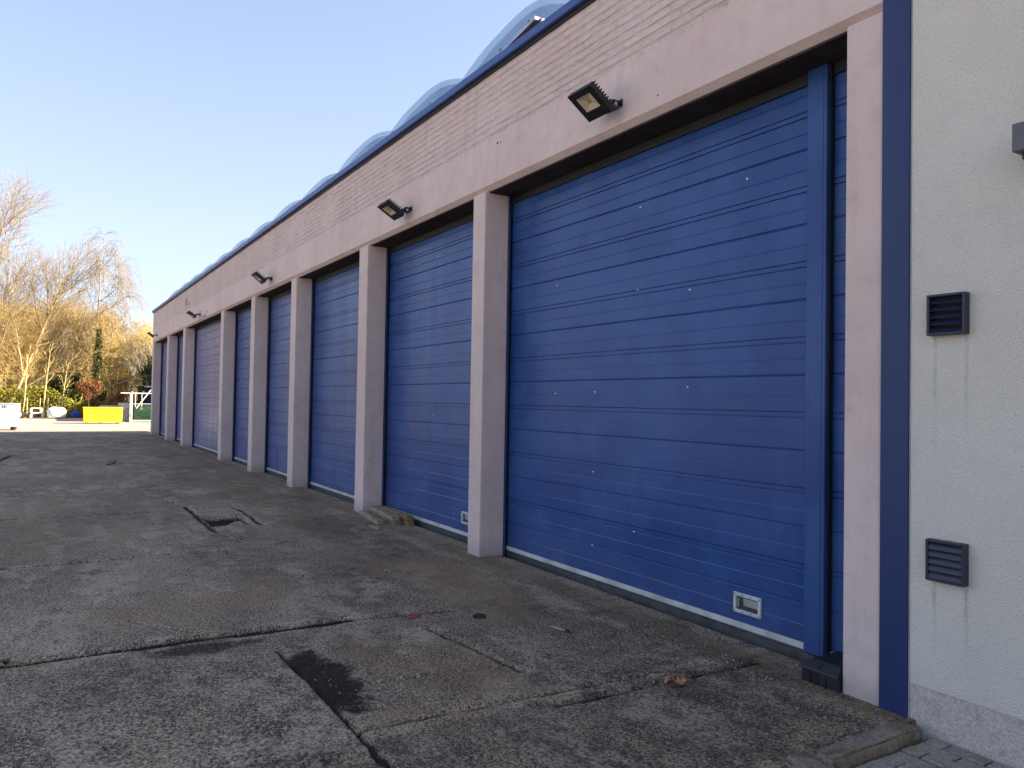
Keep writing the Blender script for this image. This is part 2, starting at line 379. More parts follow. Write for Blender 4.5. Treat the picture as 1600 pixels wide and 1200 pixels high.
# ------------------------------------------------------------------ numpy noise
def vnoise(x, y, seed=0):
    xi = np.floor(x).astype(np.int64); yi = np.floor(y).astype(np.int64); xf = x-xi; yf = y-yi
    def hsh(a, b):
        n = (a*374761393+b*668265263+seed*1442695041) & 0x7fffffff
        n = ((n ^ (n >> 13))*1274126177) & 0x7fffffff
        return ((n ^ (n >> 16)) & 0xffff)/65535.
    u = xf*xf*(3-2*xf); v = yf*yf*(3-2*yf)
    a = hsh(xi, yi); b = hsh(xi+1, yi); c = hsh(xi, yi+1); d = hsh(xi+1, yi+1)
    return (a*(1-u)+b*u)*(1-v)+(c*(1-u)+d*u)*v
def fbm(x, y, seed=0, oct=4):
    s = 0; a = .5; t = 0
    for i in range(oct): s = s+a*vnoise(x*2**i, y*2**i, seed+i*17); t += a; a *= .55
    return s/t
def sst(x, a, b):
    t = np.clip((x-a)/(b-a), 0, 1); return t*t*(3-2*t)

# ------------------------------------------------------------------ ground
def build_ground():
    xs = np.concatenate([[-900, -500, -300, -200, -140, -110, -95, -85, -78], np.arange(-72, -42, .8), np.arange(-42, -22, .06), np.arange(-22, -10, .03),
                         np.arange(-10, -1.9, .017), [-1.6, -1, 0, 2, 5, 10, 20, 40, 80, 200, 500, 900]])
    ys = np.concatenate([[-900, -500, -200, -100, -50, -30, -20, -14, -10, -8, -7, -6.3], np.arange(-5.8, .42, .02), [.6, 1, 2, 4, 8, 14, 22, 40, 80, 200, 500, 900]])
    X, Y = np.meshgrid(xs, ys, indexing='ij')
    near = sst(X, -44, -40)*sst(-X, 1.85, 1.95)*sst(Y, -6.2, -5.7)*(Y < .45)
    jx = (fbm(X*1.3, Y*1.3, 3)-.5)*.10; jf = (fbm(X*9, Y*9, 5)-.5)*.05
    joint = np.zeros_like(X); dark = np.zeros_like(X); moss = np.zeros_like(X); pale = np.zeros_like(X); brown = np.zeros_like(X)
    z = (fbm(X*.5, Y*.5, 9)-.5)*.012+(fbm(X*14, Y*14, 2)-.5)*.007
    def seg(x0, y0, x1, y1, wdt, wob=1., amt=1., broken=0.):
        nonlocal joint, z, pale
        dx, dy = x1-x0, y1-y0; L2 = dx*dx+dy*dy
        PX = X+(jf*.7+jx*.45)*wob; PY = Y+(jf*.7+(fbm(X*1.1, Y*1.1, 31)-.5)*.045)*wob
        t = np.clip(((PX-x0)*dx+(PY-y0)*dy)/L2, 0, 1)
        d = np.hypot(PX-x0-t*dx, PY-y0-t*dy)/1.45
        w = wdt*(.55+.9*fbm(X*3, Y*3, 41))
        m = 1-sst(d, w*.45, w)
        if broken: m = m*sst(fbm(X*1.6, Y*1.6, int(broken*100)), .40, .50)
        pale = np.maximum(pale, sst(d, w*.8, w*1.3)*(1-sst(d, w*1.5, w*1.5+.05))*sst(fbm(X*4, Y*4, 29), .48, .62)*.7*amt)  # pale rim beside the joints: broken edges plus painted edge light
        joint = np.maximum(joint, m*amt); z = z-m*.045*amt
    # joints across the yard, square to the building
    seg(-5.62, -7, -5.56, -2.0, .055, 1); seg(-5.56, -2.0, -5.42, -1.2, .03, 1.2, .8)
    seg(-5.19, -7, -5.12, -2.63, .02, .6, .8, .3)
    seg(-3.68, -2.6, -3.62, -1.35, .022, .8, .9); seg(-3.62, -1.35, -3.55, -.3, .018, 1, .6, .7); seg(-4.25, -2.3, -4.15, -1.5, .018, 1.6, .6); seg(-4.95, -2.1, -4.6, -1.9, .016, 2.5, .5); seg(-7.6, -1.4, -6.6, -.9, .014, 3, .5, .3); seg(-6.3, -3.4, -5.7, -3.0, .014, 3, .6)
    seg(-3.47, -2.62, -3.42, 0, .025, 1, .85, .4)
    seg(-8.62, -7, -8.68, -2.2, .024, .7, 1); seg(-8.68, -2.2, -8.8, -1.2, .016, 1.3, .6, .6); seg(-8.75, -1.7, -8.9, -1.5, .02, 2)
    seg(-11.95, -7, -11.95, -2.0, .035, .8, .9); seg(-12.1, -2.0, -12.0, -.6, .022, 1.5, .4, .8)
    seg(-15.2, -6, -15.3, -1.4, .045, .9, .9); seg(-18.7, -6, -18.9, -1.6, .055, 1, .9); seg(-17.1, -2.2, -17.3, -.5, .03, 1.5, .6)
    seg(-24.3, -6, -24.6, -2.6, .11, 2, 1); seg(-24.6, -2.6, -25, -1, .08, 2, .8); seg(-31, -4.4, -31.8, -1.2, .15, 1.5, 1); seg(-28, -6, -28.3, -2.2, .09, 1.5, .8)
    seg(-21.5, -4.9, -24.2, -4.6, .06, 3); seg(-21.5, -4.9, -21.0, -4.5, .06, 3)
    seg(-20.3, -2.6, -21.6, -2.3, .05, 3, .8)
    # joints along the yard
    seg(-5.12, -2.63, -3.3, -2.60, .02, .35, 1); seg(-3.3, -2.6, -1, -2.6, .015, .6, .6, .6)
    seg(-5.1, -1.55, -4.0, -1.42, .022, .7, .8)
    seg(-12.4, -2.1, -9.9, -2.12, .035, 1.2, .8); seg(-10, -2.12, -8.9, -2.0, .02, 2, .4, .5); seg(-14.5, -2.5, -12.2, -2.1, .02, 3, .6)
    seg(-12.0, -1.5, -11.2, -1.45, .03, 2, .9); seg(-11.25, -1.45, -10.2, -1.5, .03, 2, .8)
    def scrape(x0, y0, x1, y1, wdt, amt):
        nonlocal pale
        dx, dy = x1-x0, y1-y0; t = np.clip(((X-x0)*dx+(Y-y0)*dy)/(dx*dx+dy*dy), 0, 1)
        d = np.hypot(X-x0-t*dx, Y-y0-t*dy)+jf*.6; pale = np.maximum(pale, (1-sst(d, wdt*.3, wdt))*amt*sst(fbm(X*6, Y*6, 37), .35, .55))
    for q in ((-11.6, -.95, -11.2, -.55, .05, .9), (-12.4, -1.1, -12.0, -.8, .06, .7), (-9.6, -.75, -9.2, -.6, .07, .6), (-13.6, -.4, -13.2, -.1, .06, .8), (-14.2, -.35, -13.9, -.15, .05, .8),
              (-9.0, -1.7, -8.4, -1.65, .09, .6), (-3.9, -1.2, -3.3, -1.0, .05, .6), (-3.2, -.3, -2.7, -.12, .06, .9), (-4.4, -1.15, -3.7, -1.22, .08, .6), (-4.2, -1.3, -3.9, -.8, .05, .5)): scrape(*q)
    for yc, am in ((-1.05, .5), (-2.35, .42), (-3.3, .4)):
        yy = yc+.012*(X+6)**2*(1 if yc > -2 else -.6)
        tr = (1-sst(np.abs(Y-yy+jx), .07, .13))*sst(fbm(X*1.1, Y*5, 51+int(yc*7)), .42, .62)*(X < -2.6)*(X > -16)
        ribs = .55+.45*np.sin((Y-yy)*150+np.sin(X*9)*.3)
        pale = np.maximum(pale, tr*ribs*am)
    # sunken patch by the third pillar
    def patch(x0, x1, y0, y1, e=.05):
        PX = X+jx*1.2+jf; PY = Y+jx*.8+jf
        return sst(PX, x0-e, x0+e)*sst(-PX, -x1-e, -x1+e)*sst(PY, y0-e, y0+e)*sst(-PY, -y1-e, -y1+e)
    pp = patch(-11.2, -10.3, -2.06, -1.56, .03); z = z-pp*.09
    slab = patch(-10.85, -10.3, -2.06, -1.6, .03)*sst((Y+2.06)-(.05+.55*(-10.3-X)), -.02, .03)
    joint = np.maximum(joint, pp*(1-slab)*.85); pale = np.maximum(pale, slab*.25); z = z+slab*.06
    pale = np.maximum(pale, patch(-11.95, -11.25, -2.05, -1.55, .04)*.3)
    # the raised slab in front, and the earthy hollow next to it
    rs = sst(X+jf*.2, -5.16, -5.12)*sst(-Y-jf*.25, 2.615, 2.645)*(X < -3.42)
    z = z+rs*.022; pale = np.maximum(pale, rs*sst(Y, -2.78, -2.64)*.35)
    hx = (X+4.5)/.62; hy = (Y+2.50)/.20
    hol = 1-sst(hx*hx+hy*hy+(fbm(X*5, Y*5, 8)-.5)*1.6+(fbm(X*19, Y*19, 12)-.5)*1.0, .10, 1.65)
    hol = hol*(Y > -2.635); z = z-hol*(.02+.02*(fbm(X*22, Y*22, 66)-.5)); joint = np.maximum(joint, hol*.84); brown = np.maximum(brown, hol*.5)
    hx = (X+5.36)/.13; hy = (Y+2.98)/.38
    joint = np.maximum(joint, (1-sst(hx*hx+hy*hy+(fbm(X*6, Y*6, 18)-.5)*1.2+(fbm(X*20, Y*20, 19)-.5)*1.0, .1, 1.7))*.64)
    # brown, mossy and pale zones
    brown = np.maximum(brown, sst(X, -5.2, -4.9)*sst(-X, 3.6, 3.8)*sst(Y, -2.6, -2.3)*sst(-Y, 1.4, 1.5)*sst(fbm(X*1.2, Y*1.2, 61), .3, .62)*.8)
    brown = np.maximum(brown, (1-sst(np.abs(Y+.75), .3, .9))*sst(-X, 5.3, 6.4)*sst(fbm(X*.7, Y*1.1, 71), .38, .66)*.75)
    brown = np.maximum(brown, (1-sst(-Y+(fbm(X*2, Y*2, 75)-.5)*.15, .10, .24))*.6*(Y < .1))
    moss = np.maximum(moss, (1-sst(np.abs(Y+1.49+jx*.5+jf), .008, .03))*sst(X, -5.0, -4.9)*sst(-X, 4.2, 4.5)*sst(fbm(X*7, Y*7, 23), .35, .6))
    moss = np.maximum(moss, sst(X, -5.2, -4.9)*sst(-X, 4.2, 4.5)*sst(Y, -2.0, -1.8)*sst(-Y, 1.5, 1.6)*sst(fbm(X*2.2, Y*2.2, 81), .48, .7)*.7)
    moss = np.maximum(moss, (1-sst(-Y, .05, .25))*sst(fbm(X*1.7, Y*3, 85), .5, .7)*.5*(Y < .1))
    # each pour of concrete has its own tone
    dark = np.maximum(dark, sst(X, -3.56, -3.5)*.5); dark = np.maximum(dark, sst(X, -5.15, -5.1)*sst(-X, 3.6, 3.66)*sst(Y, -1.5, -1.42)*.25)
    dark = np.maximum(dark, sst(X, -5.62, -5.55)*sst(-X, 5.1, 5.14)*.18)
    brown = np.maximum(brown, (1-sst(np.hypot((X+5.9)/1.1, (Y+.75)/.45)+(fbm(X*2, Y*2, 47)-.5)*.8, .5, 1.2))*.8)
    brown = np.maximum(brown, sst(-X, 5.7, 6.5)*(1-sst(-X, 30, 38))*sst(fbm(X*.5, Y*.9, 73), .46, .64)*.5)
    # pale crumbly line where the apron meets the slabs
    ap = 1-sst(np.abs(Y+.26+jx*1.2), .02, .09); ap = ap*sst(fbm(X*2.5, Y*6, 91), .40, .62)
    pale = np.maximum(pale, ap*.75*sst(X, -12, -7))
    sill = sst(Y, -.05, .02)*(Y < .45); pale = np.maximum(pale, sill*.35); z = z-sst(Y, .26, .31)*.05*(Y < .45)
    pale = np.maximum(pale, sst(fbm(X*1.6, Y*4.2, 95, 5), .52, .66)*.55)
    dark = np.maximum(dark, sst(fbm(X*.8, Y*1.4, 99), .54, .72)*.35)
    dark = np.maximum(dark, (1-sst(np.hypot((X+9.2)/2.2, (Y+.7)/.55)+(fbm(X*2, Y*2, 44)-.5)*.7, .6, 1.1))*.45)
    for q in (joint, dark, moss, pale, brown): q *= near
    z = z*near
    # trodden earth under the trees, ragged edge
    verge = sst(-X+(fbm(X*.3, Y*.3, 55)-.5)*3, 59.5, 62)
    # the block-paved corner lies lower
    z = np.where((X > -2.36) & (Y < -.0), -.13, z)
    n0, n1 = X.shape; idx = np.arange(n0*n1).reshape(n0, n1)
    q = np.stack([idx[:-1, :-1], idx[1:, :-1], idx[1:, 1:], idx[:-1, 1:]], -1).reshape(-1, 4)
    me = bpy.data.meshes.new('ground')
    me.vertices.add(n0*n1); me.vertices.foreach_set('co', np.stack([X, Y, z], -1).astype(np.float32).ravel())
    me.loops.add(q.size); me.loops.foreach_set('vertex_index', q.astype(np.int32).ravel())
    me.polygons.add(len(q)); me.polygons.foreach_set('loop_start', (np.arange(len(q))*4).astype(np.int32))
    me.polygons.foreach_set('use_smooth', np.ones(len(q), bool))
    for nm, ch in (('wear', (joint, dark, moss)), ('tone', (pale, brown, verge))):
        at = me.color_attributes.new(nm, 'FLOAT_COLOR', 'POINT')
        at.data.foreach_set('color', np.stack(list(ch)+[np.ones_like(X)], -1).astype(np.float32).ravel())
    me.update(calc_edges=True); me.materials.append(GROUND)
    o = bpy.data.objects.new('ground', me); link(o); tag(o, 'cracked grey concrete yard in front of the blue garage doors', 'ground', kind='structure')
build_ground()

# block paving corner + kerb
def build_paving():
    m = MB(); y = -3.2; r = 0
    while y < -.02:
        x = -2.265-(.1 if r % 2 else 0)
        while x < 3:
            x0 = max(x, -2.265); x1 = min(x+.2, 3)
            if x1-x0 > .04:
                dz = random.uniform(-.004, .004)
                zt = -.045+dz
                m.add([(x0+.006, y+.006, -.13), (x1-.006, y+.006, -.13), (x1-.006, y+.094, -.13), (x0+.006, y+.094, -.13),
                       (x0+.006, y+.006, zt-.006), (x1-.006, y+.006, zt-.006), (x1-.006, y+.094, zt-.006), (x0+.006, y+.094, zt-.006),
                       (x0+.011, y+.011, zt), (x1-.011, y+.011, zt), (x1-.011, y+.089, zt), (x0+.011, y+.089, zt)],
                      [(0,1,5,4),(1,2,6,5),(2,3,7,6),(3,0,4,7),(4,5,9,8),(5,6,10,9),(6,7,11,10),(7,4,8,11),(8,9,10,11)])
            x += .2
        y += .1; r += 1
    o = m.build('paving', PAVER); tag(o, 'grey concrete block paving in front of the rendered wall', 'paving', kind='structure')
    m = MB()
    X, Y = np.meshgrid(np.linspace(-2.27, 3, 120), np.linspace(-3.2, -.012, 90), indexing='ij')
    Z = -.066+(fbm(X*20, Y*20, 4)-.5)*.016
    n0, n1 = X.shape; idx = np.arange(n0*n1).reshape(n0, n1)
    m.add(np.stack([X, Y, Z], -1).reshape(-1, 3).tolist(), np.stack([idx[:-1, :-1], idx[1:, :-1], idx[1:, 1:], idx[:-1, 1:]], -1).reshape(-1, 4).tolist())
    o = m.build('joint_dirt', plain('joint_dirt', (.018, .016, .011), .95, .4, 14, bump=.5)); tag(o, 'dark mossy dirt in the gaps of the block paving', 'dirt', kind='stuff')
build_paving()

def rough_stone(name, x0, x1, y0, y1, z0, z1, mat, label, cat, rot=0, amp=.006, sub=10, seed=1, group=None):
    bm = bmesh.new(); bmesh.ops.create_cube(bm, size=1)
    bmesh.ops.bevel(bm, geom=list(bm.edges), offset=.09, segments=2, affect='EDGES')
    bmesh.ops.subdivide_edges(bm, edges=list(bm.edges), cuts=3, use_grid_fill=True)
    cx, cy, cz = (x0+x1)/2, (y0+y1)/2, (z0+z1)/2
    rr = random.Random(seed)
    for v in bm.verts:
        v.co = Vector((v.co.x*(x1-x0), v.co.y*(y1-y0), v.co.z*(z1-z0)))
        v.co += Vector((rr.uniform(-1, 1), rr.uniform(-1, 1), rr.uniform(-1, 1)))*amp
    me = bpy.data.meshes.new(name); bm.to_mesh(me); bm.free()
    me.polygons.foreach_set('use_smooth', [True]*len(me.polygons)); me.materials.append(mat)
    o = bpy.data.objects.new(name, me); link(o); o.location = (cx, cy, cz); o.rotation_euler = (0, 0, rot)
    return tag(o, label, cat, group)
rough_stone('kerb_stone', -2.395, -2.28, -.86, -.06, -.13, .012, KERB, 'long straight kerb stone between yard and paving, ending at the blue post', 'kerb', .02, .003, seed=3, group='kerb stones round the paved corner')
rough_stone('kerb_stone', -2.42, -2.05, -1.03, -.87, -.13, .022, KERB, 'rounded rusty brown kerb stone at the bottom edge, across the end of the long one', 'kerb', -.12, .005, seed=4, group='kerb stones round the paved corner')

# ------------------------------------------------------------------ warehouse
XL, XR = -35.65, -2.566
ZL, ZB, ZT = 3.888, 4.40, 5.115
wh = thing('warehouse', 'long low pink warehouse with a row of blue garage doors', 'building', (0, 0, 0))
m = MB(); m.box(XL, XR, .007, .29, ZB, ZT); m.build('brick_band', PINKB, wh)
m = MB()
m.prism([(0, ZL+.045), (.05, ZL), (.30, ZL), (.30, ZB), (0, ZB)][::-1], XL, XR)
m.build('lintel_beam', PINK, wh)
m = MB(); m.box(XL+.3, XR-.02, .055, .335, ZL-.014, ZL-.003); m.build('soffit_shade_sheet', SOFFIT, wh)  # dark sheet added under the lintel, soffit shade put into its colour
m = MB(); m.box(XL, XL+.3, .303, 20, -.1, ZT); m.box(XL+.3, XR, 19.7, 20, -.1, ZT); m.box(XR-.3, XR, .9, 19.7, -.1, ZT)
m.build('end_wall', PINK, wh)
m = MB(); m.box(XL+.3, XR-.3, .9, 19.7, 4.9, 5.0); m.build('roof', ROOFM, wh)
m = MB(); m.box(XL-.05, XR, -.055, .085, 5.15, 5.235); m.box(XL-.05, XL+.32, .085, 20.05, 5.15, 5.235); m.build('roof_edging', BLUE2, wh, .006, 1)
m = MB(); m.box(XL-.01, XR, -.012, .085, ZT+.001, 5.149); m.build('trim_shadow', RUBBER, wh)  # black strip drawn as the shadow gap under the roof edging
m = MB(); m.box(XL+.3, XR, .45, .50, -.05, 4.9); m.build('inner_wall', plain('dark_interior', (.02, .02, .022), .9), wh)
PIL = [(-2.80, XR), (-7.37, -7.105), (-10.90, -10.555), (-14.54, -14.20), (-17.78, -17.43), (-21.18, -20.83), (-27.45, -27.05), (-31.2, -30.8), (XL, -35.27)]
for a, b in PIL:
    m = MB(); m.box(a, b, .002, .30, -.12, ZL-.002); m.build('pillar', PINK, wh, .016, 2)
m = MB(); m.box(XR+.003, -2.402, -.012, .25, -.12, 6.4); m.build('corner_post', BPOST, wh, .004, 2)
m = MB(); m.box(-2.400, -2.396, -.004, .2, -.1, 6.4); m.build('sealant_line', plain('pale_sealant', (.4, .4, .38), .8), wh)

# flaked paint and knocks on the fascia: exposed brick, dark holes, a white splash
def flake(x, z, w, h, mat, y0, seed, nm='flaked_patch'):
    rr = random.Random(seed); n = 14; m = MB()
    P = [(x+w/2*math.cos(a)*rr.uniform(.45, 1.1), z+h/2*math.sin(a)*rr.uniform(.45, 1.1)) for a in [2*math.pi*k/n for k in range(n)]]
    m.add([(a, y0-.003, b) for a, b in P]+[(a, y0+.002, b) for a, b in P], [tuple(range(n))]+[(k, k+n, (k+1) % n+n, (k+1) % n) for k in range(n)])
    return m.build(nm, mat, wh)
RAW = plain('exposed_red_brick', (.36, .17, .11), .9, .3, 12, bump=.3); HOLE = plain('dark_hole', (.05, .035, .03), .9, .3, 30); SPLASH = plain('white_splash', (.72, .70, .67), .7, .1)
flake(-27.0, 4.72, .5, .34, RAW, .007, 1); flake(-26.5, 4.62, .35, .12, RAW, .007, 2); flake(-23.6, 3.98, .9, .07, RAW, 0, 3); flake(-23.2, 4.06, .3, .06, RAW, 0, 9)
flake(-6.86, 4.335, .035, .03, HOLE, 0, 4); flake(-6.80, 4.325, .02, .02, HOLE, 0, 5); flake(-4.42, 4.02, .02, .014, HOLE, 0, 6); flake(-6.38, 4.93, .018, .016, HOLE, .007, 7)
flake(-3.46, 4.285, .016, .085, SPLASH, 0, 8, 'paint_splash')

# garage doors: sectional leaves, panel pitch .505 m
YD = .36
def door_profile(z0, z1):
    P = []
    k = 0
    base = .06-.505+.0
    zs = []
    zz = .565-.505
    rows = []
    while zz < z1+.6:
        rows += [(zz, 'B'), (zz+.038, 'A'), (zz+.148, 'E'), (zz+.292, 'D'), (zz+.396, 'E')]
        zz += .505
    P.append((0., z0))
    for z, t in rows:
        if z < z0+.03 or z > z1-.02: continue
        if t == 'B': P += [(0., z-.010), (.004, z-.003), (.014, z-.002), (.014, z+.002), (.003, z+.003)]
        if t == 'A': P += [(.003, z-.006), (.011, z-.002), (.011, z+.001), (0., z+.002)]
        if t == 'E': P += [(0., z-.010), (.0028, z-.001), (.0028, z+.001), (0., z+.0015)]
        if t == 'D': P += [(.001, z-.016), (.011, z-.003), (.011, z+.001), (0., z+.002)]
    P.append((0., z1))
    return P
def extrude_profile(m, P, x0, x1, y, nx=6):
    b = len(P); V = []; Fc = []
    for i in range(nx+1):
        x = x0+(x1-x0)*i/nx
        V += [(x, y+d, z) for d, z in P]
    for i in range(nx):
        for j in range(b-1):
            Fc.append((i*b+j, (i+1)*b+j, (i+1)*b+j+1, i*b+j+1))
    m.add(V, Fc)
def hatch(parent, x, z):
    m = MB(); w, h = .125, .072; y0 = YD-.014
    for (a, b, c, d) in ((x-w, x+w, z+h-.026, z+h), (x-w, x+w, z-h, z-h+.026), (x-w, x-w+.028, z-h+.026, z+h-.026), (x+w-.028, x+w, z-h+.026, z+h-.026)):
        m.box(a, b, y0, YD+.004, c, d)
    o = m.build('handle_frame', WHANDLE, parent, .003, 1)
    m = MB(); m.box(x-w+.028, x+w-.028, YD-.0035, YD-.0025, z-h+.026, z+h-.026); m.build('recess', plain('hatch_recess', (.045, .043, .042), .6, .3, 20), parent)
    m = MB(); m.box(x-.03, x+w-.03, YD-.011, YD-.004, z-.012, z+h-.032); m.box(x-w+.04, x-w+.055, YD-.012, YD-.004, z-.03, z+.03)
    m.build('latch', plain('latch_zinc', (.30, .295, .28), .5, .2, 6), parent)
    m = MB()
    for sx in (-1, -.33, .33, 1):
        for sz in (-1, 1):
            c = (x+sx*(w-.012), y0-.001, z+sz*(h-.012)); m.obox(c, (1,0,0), (0,1,0), (0,0,1), .004, .002, .004)
    m.each('screw', BLACK, parent)
DOORS = []
for i in range(8):
    xl = PIL[i+1][1]; xr = PIL[i][0]
    m = MB(); x0, x1 = xl-.02, xr+.09
    extrude_profile(m, door_profile(.092, 4.02), x0, x1, YD)
    m.box(x0, x1, YD+.02, YD+.05, .092, 4.02)
    d = m.build('garage_door', BLUE, wh)
    d['mauve_sheen'] = (.0, .03, .10, .22, .2, .62, .4, .45)[i]  # strength of the painted reflection sheen, door by door
    m = MB(); m.box(x0, x1, YD-.012, YD+.03, .046, .089); m.build('bottom_rail', WRAIL, d, .003, 1)
    m = MB(); m.box(x0, x1, YD-.004, YD+.03, .030, .0455); m.box(x0, x1, YD-.014, YD+.03, .015, .028); m.box(x0, x1, YD-.002, YD+.03, -.07, .0145)
    m.build('bottom_seal', plain('grey_seal', (.07, .07, .068), .6, .3, 9), d)
    m = MB(); m.box(xl-.10, xl-.021, .315, .352, -.02, 4.0); m.build('side_seal', RUBBER, d)
    m = MB(); m.box(xl-.001, xl+.006, .302, .314, -.0, 3.87); m.build('side_strip', BLUE2, d)
    m = MB(); m.box(x0, x1, .338, .352, 3.80, 3.873); m.build('top_seal', RUBBER, d)
    DOORS.append(d)
hatch(DOORS[0], -3.81, .226); hatch(DOORS[1], -8.05, .255)
# small wicket panel low in the fifth door (third from the front after the wide one)
d = DOORS[3]
m = MB()
m.box(-17.2, -15.2, YD-.006, YD-.001, .60, .63); m.box(-16.62, -16.60, YD-.006, YD-.001, .10, .60)
m.build('repair_panel', BLUE2, d)
# guide post standing in front of the widest door
m = MB(); m.box(-3.285, -3.135, .285, .343, .055, 3.868)
pst = m.build('guide_post', BLUE, DOORS[0], .005, 1)
m = MB(); m.box(-3.163, -3.158, .2845, .2855, .06, 3.86); m.build('post_seam', RUBBER, pst)
m = MB(); m.box(-3.134, -3.126, .315, .35, .05, 3.86); m.build('shadow_gap', RUBBER, pst)

# roof domes
def make_dome(x0, tilt):
    wd = 2.16; y0 = .10
    a = math.tan(tilt)
    def lift(x): return (x-x0)*a
    zb = 5.135
    fr = MB()
    def bar(xa, xb, ya, yb, za, zb_):
        V = [(x, y, z+lift(x)) for z in (za, zb_) for (x, y) in ((xa, ya), (xb, ya), (xb, yb), (xa, yb))]
        fr.add(V, [(0,3,2,1),(4,5,6,7),(0,1,5,4),(1,2,6,5),(2,3,7,6),(3,0,4,7)])
    e = .06
    bar(x0, x0+wd, y0, y0+e, zb, zb+.035); bar(x0, x0+wd, y0+wd-e, y0+wd, zb, zb+.035)
    bar(x0, x0+e, y0+e, y0+wd-e, zb, zb+.035); bar(x0+wd-e, x0+wd, y0+e, y0+wd-e, zb, zb+.035)
    f = fr.build('skylight', ALU, wh)
    m = MB(); N = 28; V = []; t = np.linspace(-1, 1, N+1)
    for sc in (1., .93):
        for i in range(N+1):
            for j in range(N+1):
                u, v = math.sin(t[i]*math.pi/2), math.sin(t[j]*math.pi/2)
                hgt = (.76 if x0 > -14 else .66)*max(0, (1-abs(u)**3.2))**.55*max(0, (1-abs(v)**3.2))**.55*sc
                x = x0+wd/2+u*(wd/2-.05)*sc; y = y0+wd/2+v*(wd/2-.05)*sc
                V.append((x, y, zb+.03+lift(x)+hgt))
    Fc = [(i*(N+1)+j, (i+1)*(N+1)+j, (i+1)*(N+1)+j+1, i*(N+1)+j+1) for i in range(N) for j in range(N)]
    off = (N+1)**2
    m.add(V[:off], Fc); m.build('dome', DOME, f, smooth=True)
    m = MB(); m.add(V[off:], Fc); m.build('inner_dome', DOME, f, smooth=True)
    m = MB(); m.box(x0+.03, x0+wd-.03, y0+.09, y0+.12, 5.0, zb-.02); m.box(x0+.03, x0+wd-.03, y0+wd-.12, y0+wd-.09, 5.0, zb-.02); m.box(x0+.03, x0+.06, y0+.12, y0+wd-.12, 5.0, zb-.02); m.box(x0+wd-.06, x0+wd-.03, y0+.12, y0+wd-.12, 5.0, zb-.02); m.build('curb', plain('curb_grey', (.16, .17, .19), .7), f)
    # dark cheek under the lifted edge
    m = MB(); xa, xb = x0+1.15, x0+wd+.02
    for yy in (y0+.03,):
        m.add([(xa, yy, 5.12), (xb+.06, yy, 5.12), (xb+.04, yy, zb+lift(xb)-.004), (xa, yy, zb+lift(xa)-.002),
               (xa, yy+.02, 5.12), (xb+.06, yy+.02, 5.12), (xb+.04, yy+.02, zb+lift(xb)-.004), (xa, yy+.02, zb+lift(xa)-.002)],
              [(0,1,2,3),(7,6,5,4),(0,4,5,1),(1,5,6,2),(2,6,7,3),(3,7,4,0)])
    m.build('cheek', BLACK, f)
    m = MB()
    for k in range(4):
        x = x0+.35+k*.56; m.obox((x, y0+.03, zb+.05+lift(x)), (1,0,0), (0,1,0), (0,0,1), .018, .018, .02)
    m.each('bolt', BLACK, f)
for k in range(14):
    x0 = -6.50-2.28*k+.42 if k else -6.42
    x0 = -6.2-2.3*k
    if x0 < XL+.3: break
    make_dome(x0, R((6, 8.2, 5.5, 4.5, 4, 4, 4, 4, 4, 4, 4, 4, 4, 4)[k]))

# ------------------------------------------------------------------ floodlights
def make_flood():
    r = thing('floodlight', 'x', 'floodlight', (0, 0, 0), 'floodlights above the garage doors')
    c0 = Vector((0, -.265, -.04)); v = Vector((0, .23, -.16)).normalized(); n = Vector((0, -.16, -.23)).normalized(); u = Vector((1, 0, 0))
    b = -n
    m = MB()
    hu, hv = .15, .14
    # frame round the lens
    for (cu, cv, a, bb) in ((0, -hv+.028, hu, .028), (0, hv-.042, hu, .042), (-hu+.03, -.014, .03, hv-.07), (hu-.03, -.014, .03, hv-.07)):
        m.obox(c0+u*cu+v*cv+b*.012, u, v, n, a, bb, .012)
    m.obox(c0+b*.04, u, v, n, hu-.004, hv-.004, .016)
    hs = m.build('housing', BLACK, r, .006, 2)
    m = MB()
    for k in range(9):
        m.obox(c0+b*.072+v*(-.11+k*.027), u, v, n, hu-.02, .005, .018)
    m.build('cooling_fins', BLACK, hs)
    # reflector funnel
    def q(m, P): m.add(P, [(0, 1, 2, 3)])
    U, V0, V1 = hu-.062, -hv+.056, hv-.086
    o = [c0+u*s*U+v*t+b*.003 for s, t in ((-1, V0), (1, V0), (1, V1), (-1, V1))]
    i_ = [c0+u*s*.022+v*t+b*.0225 for s, t in ((-1, -.035), (1, -.035), (1, .005), (-1, .005))]
    m = MB()
    for k in range(4): q(m, [o[k], i_[k], i_[(k+1) % 4], o[(k+1) % 4]])
    m.build('reflector', CREAM, r)
    m = MB(); m.obox(c0+b*.022+v*-.015, u, v, n, .024, .022, .001); m.build('diode', AMBER, r)
    m = MB()
    for s in (-1, 1):
        a = c0+u*s*.07+b*.06+v*.10; w_ = Vector((s*.07, -.004, .0))
        mid = (a+w_)/2+Vector((0, 0, .03))
        m.tube([a, mid, w_], [.016, .018, .018], 8)
    m.obox(Vector((0, -.006, .0)), (1,0,0), (0,1,0), (0,0,1), .10, .006, .03)
    m.obox(c0+b*.075+v*.09, u, v, n, .10, .012, .012)
    br = m.build('bracket', BLACK, r)
    m = MB()
    for s in (-1, 1):
        m.tube([(s*.07+s*.022, -.07, -.02), (s*.07+s*.03, -.07, -.02)], .014, 10); m.tube([(s*.05, -.012, .0), (s*.05, -.018, .0)], .009, 8)
    m.each('bolt', STEEL, br)
    return r
fl0 = make_flood()
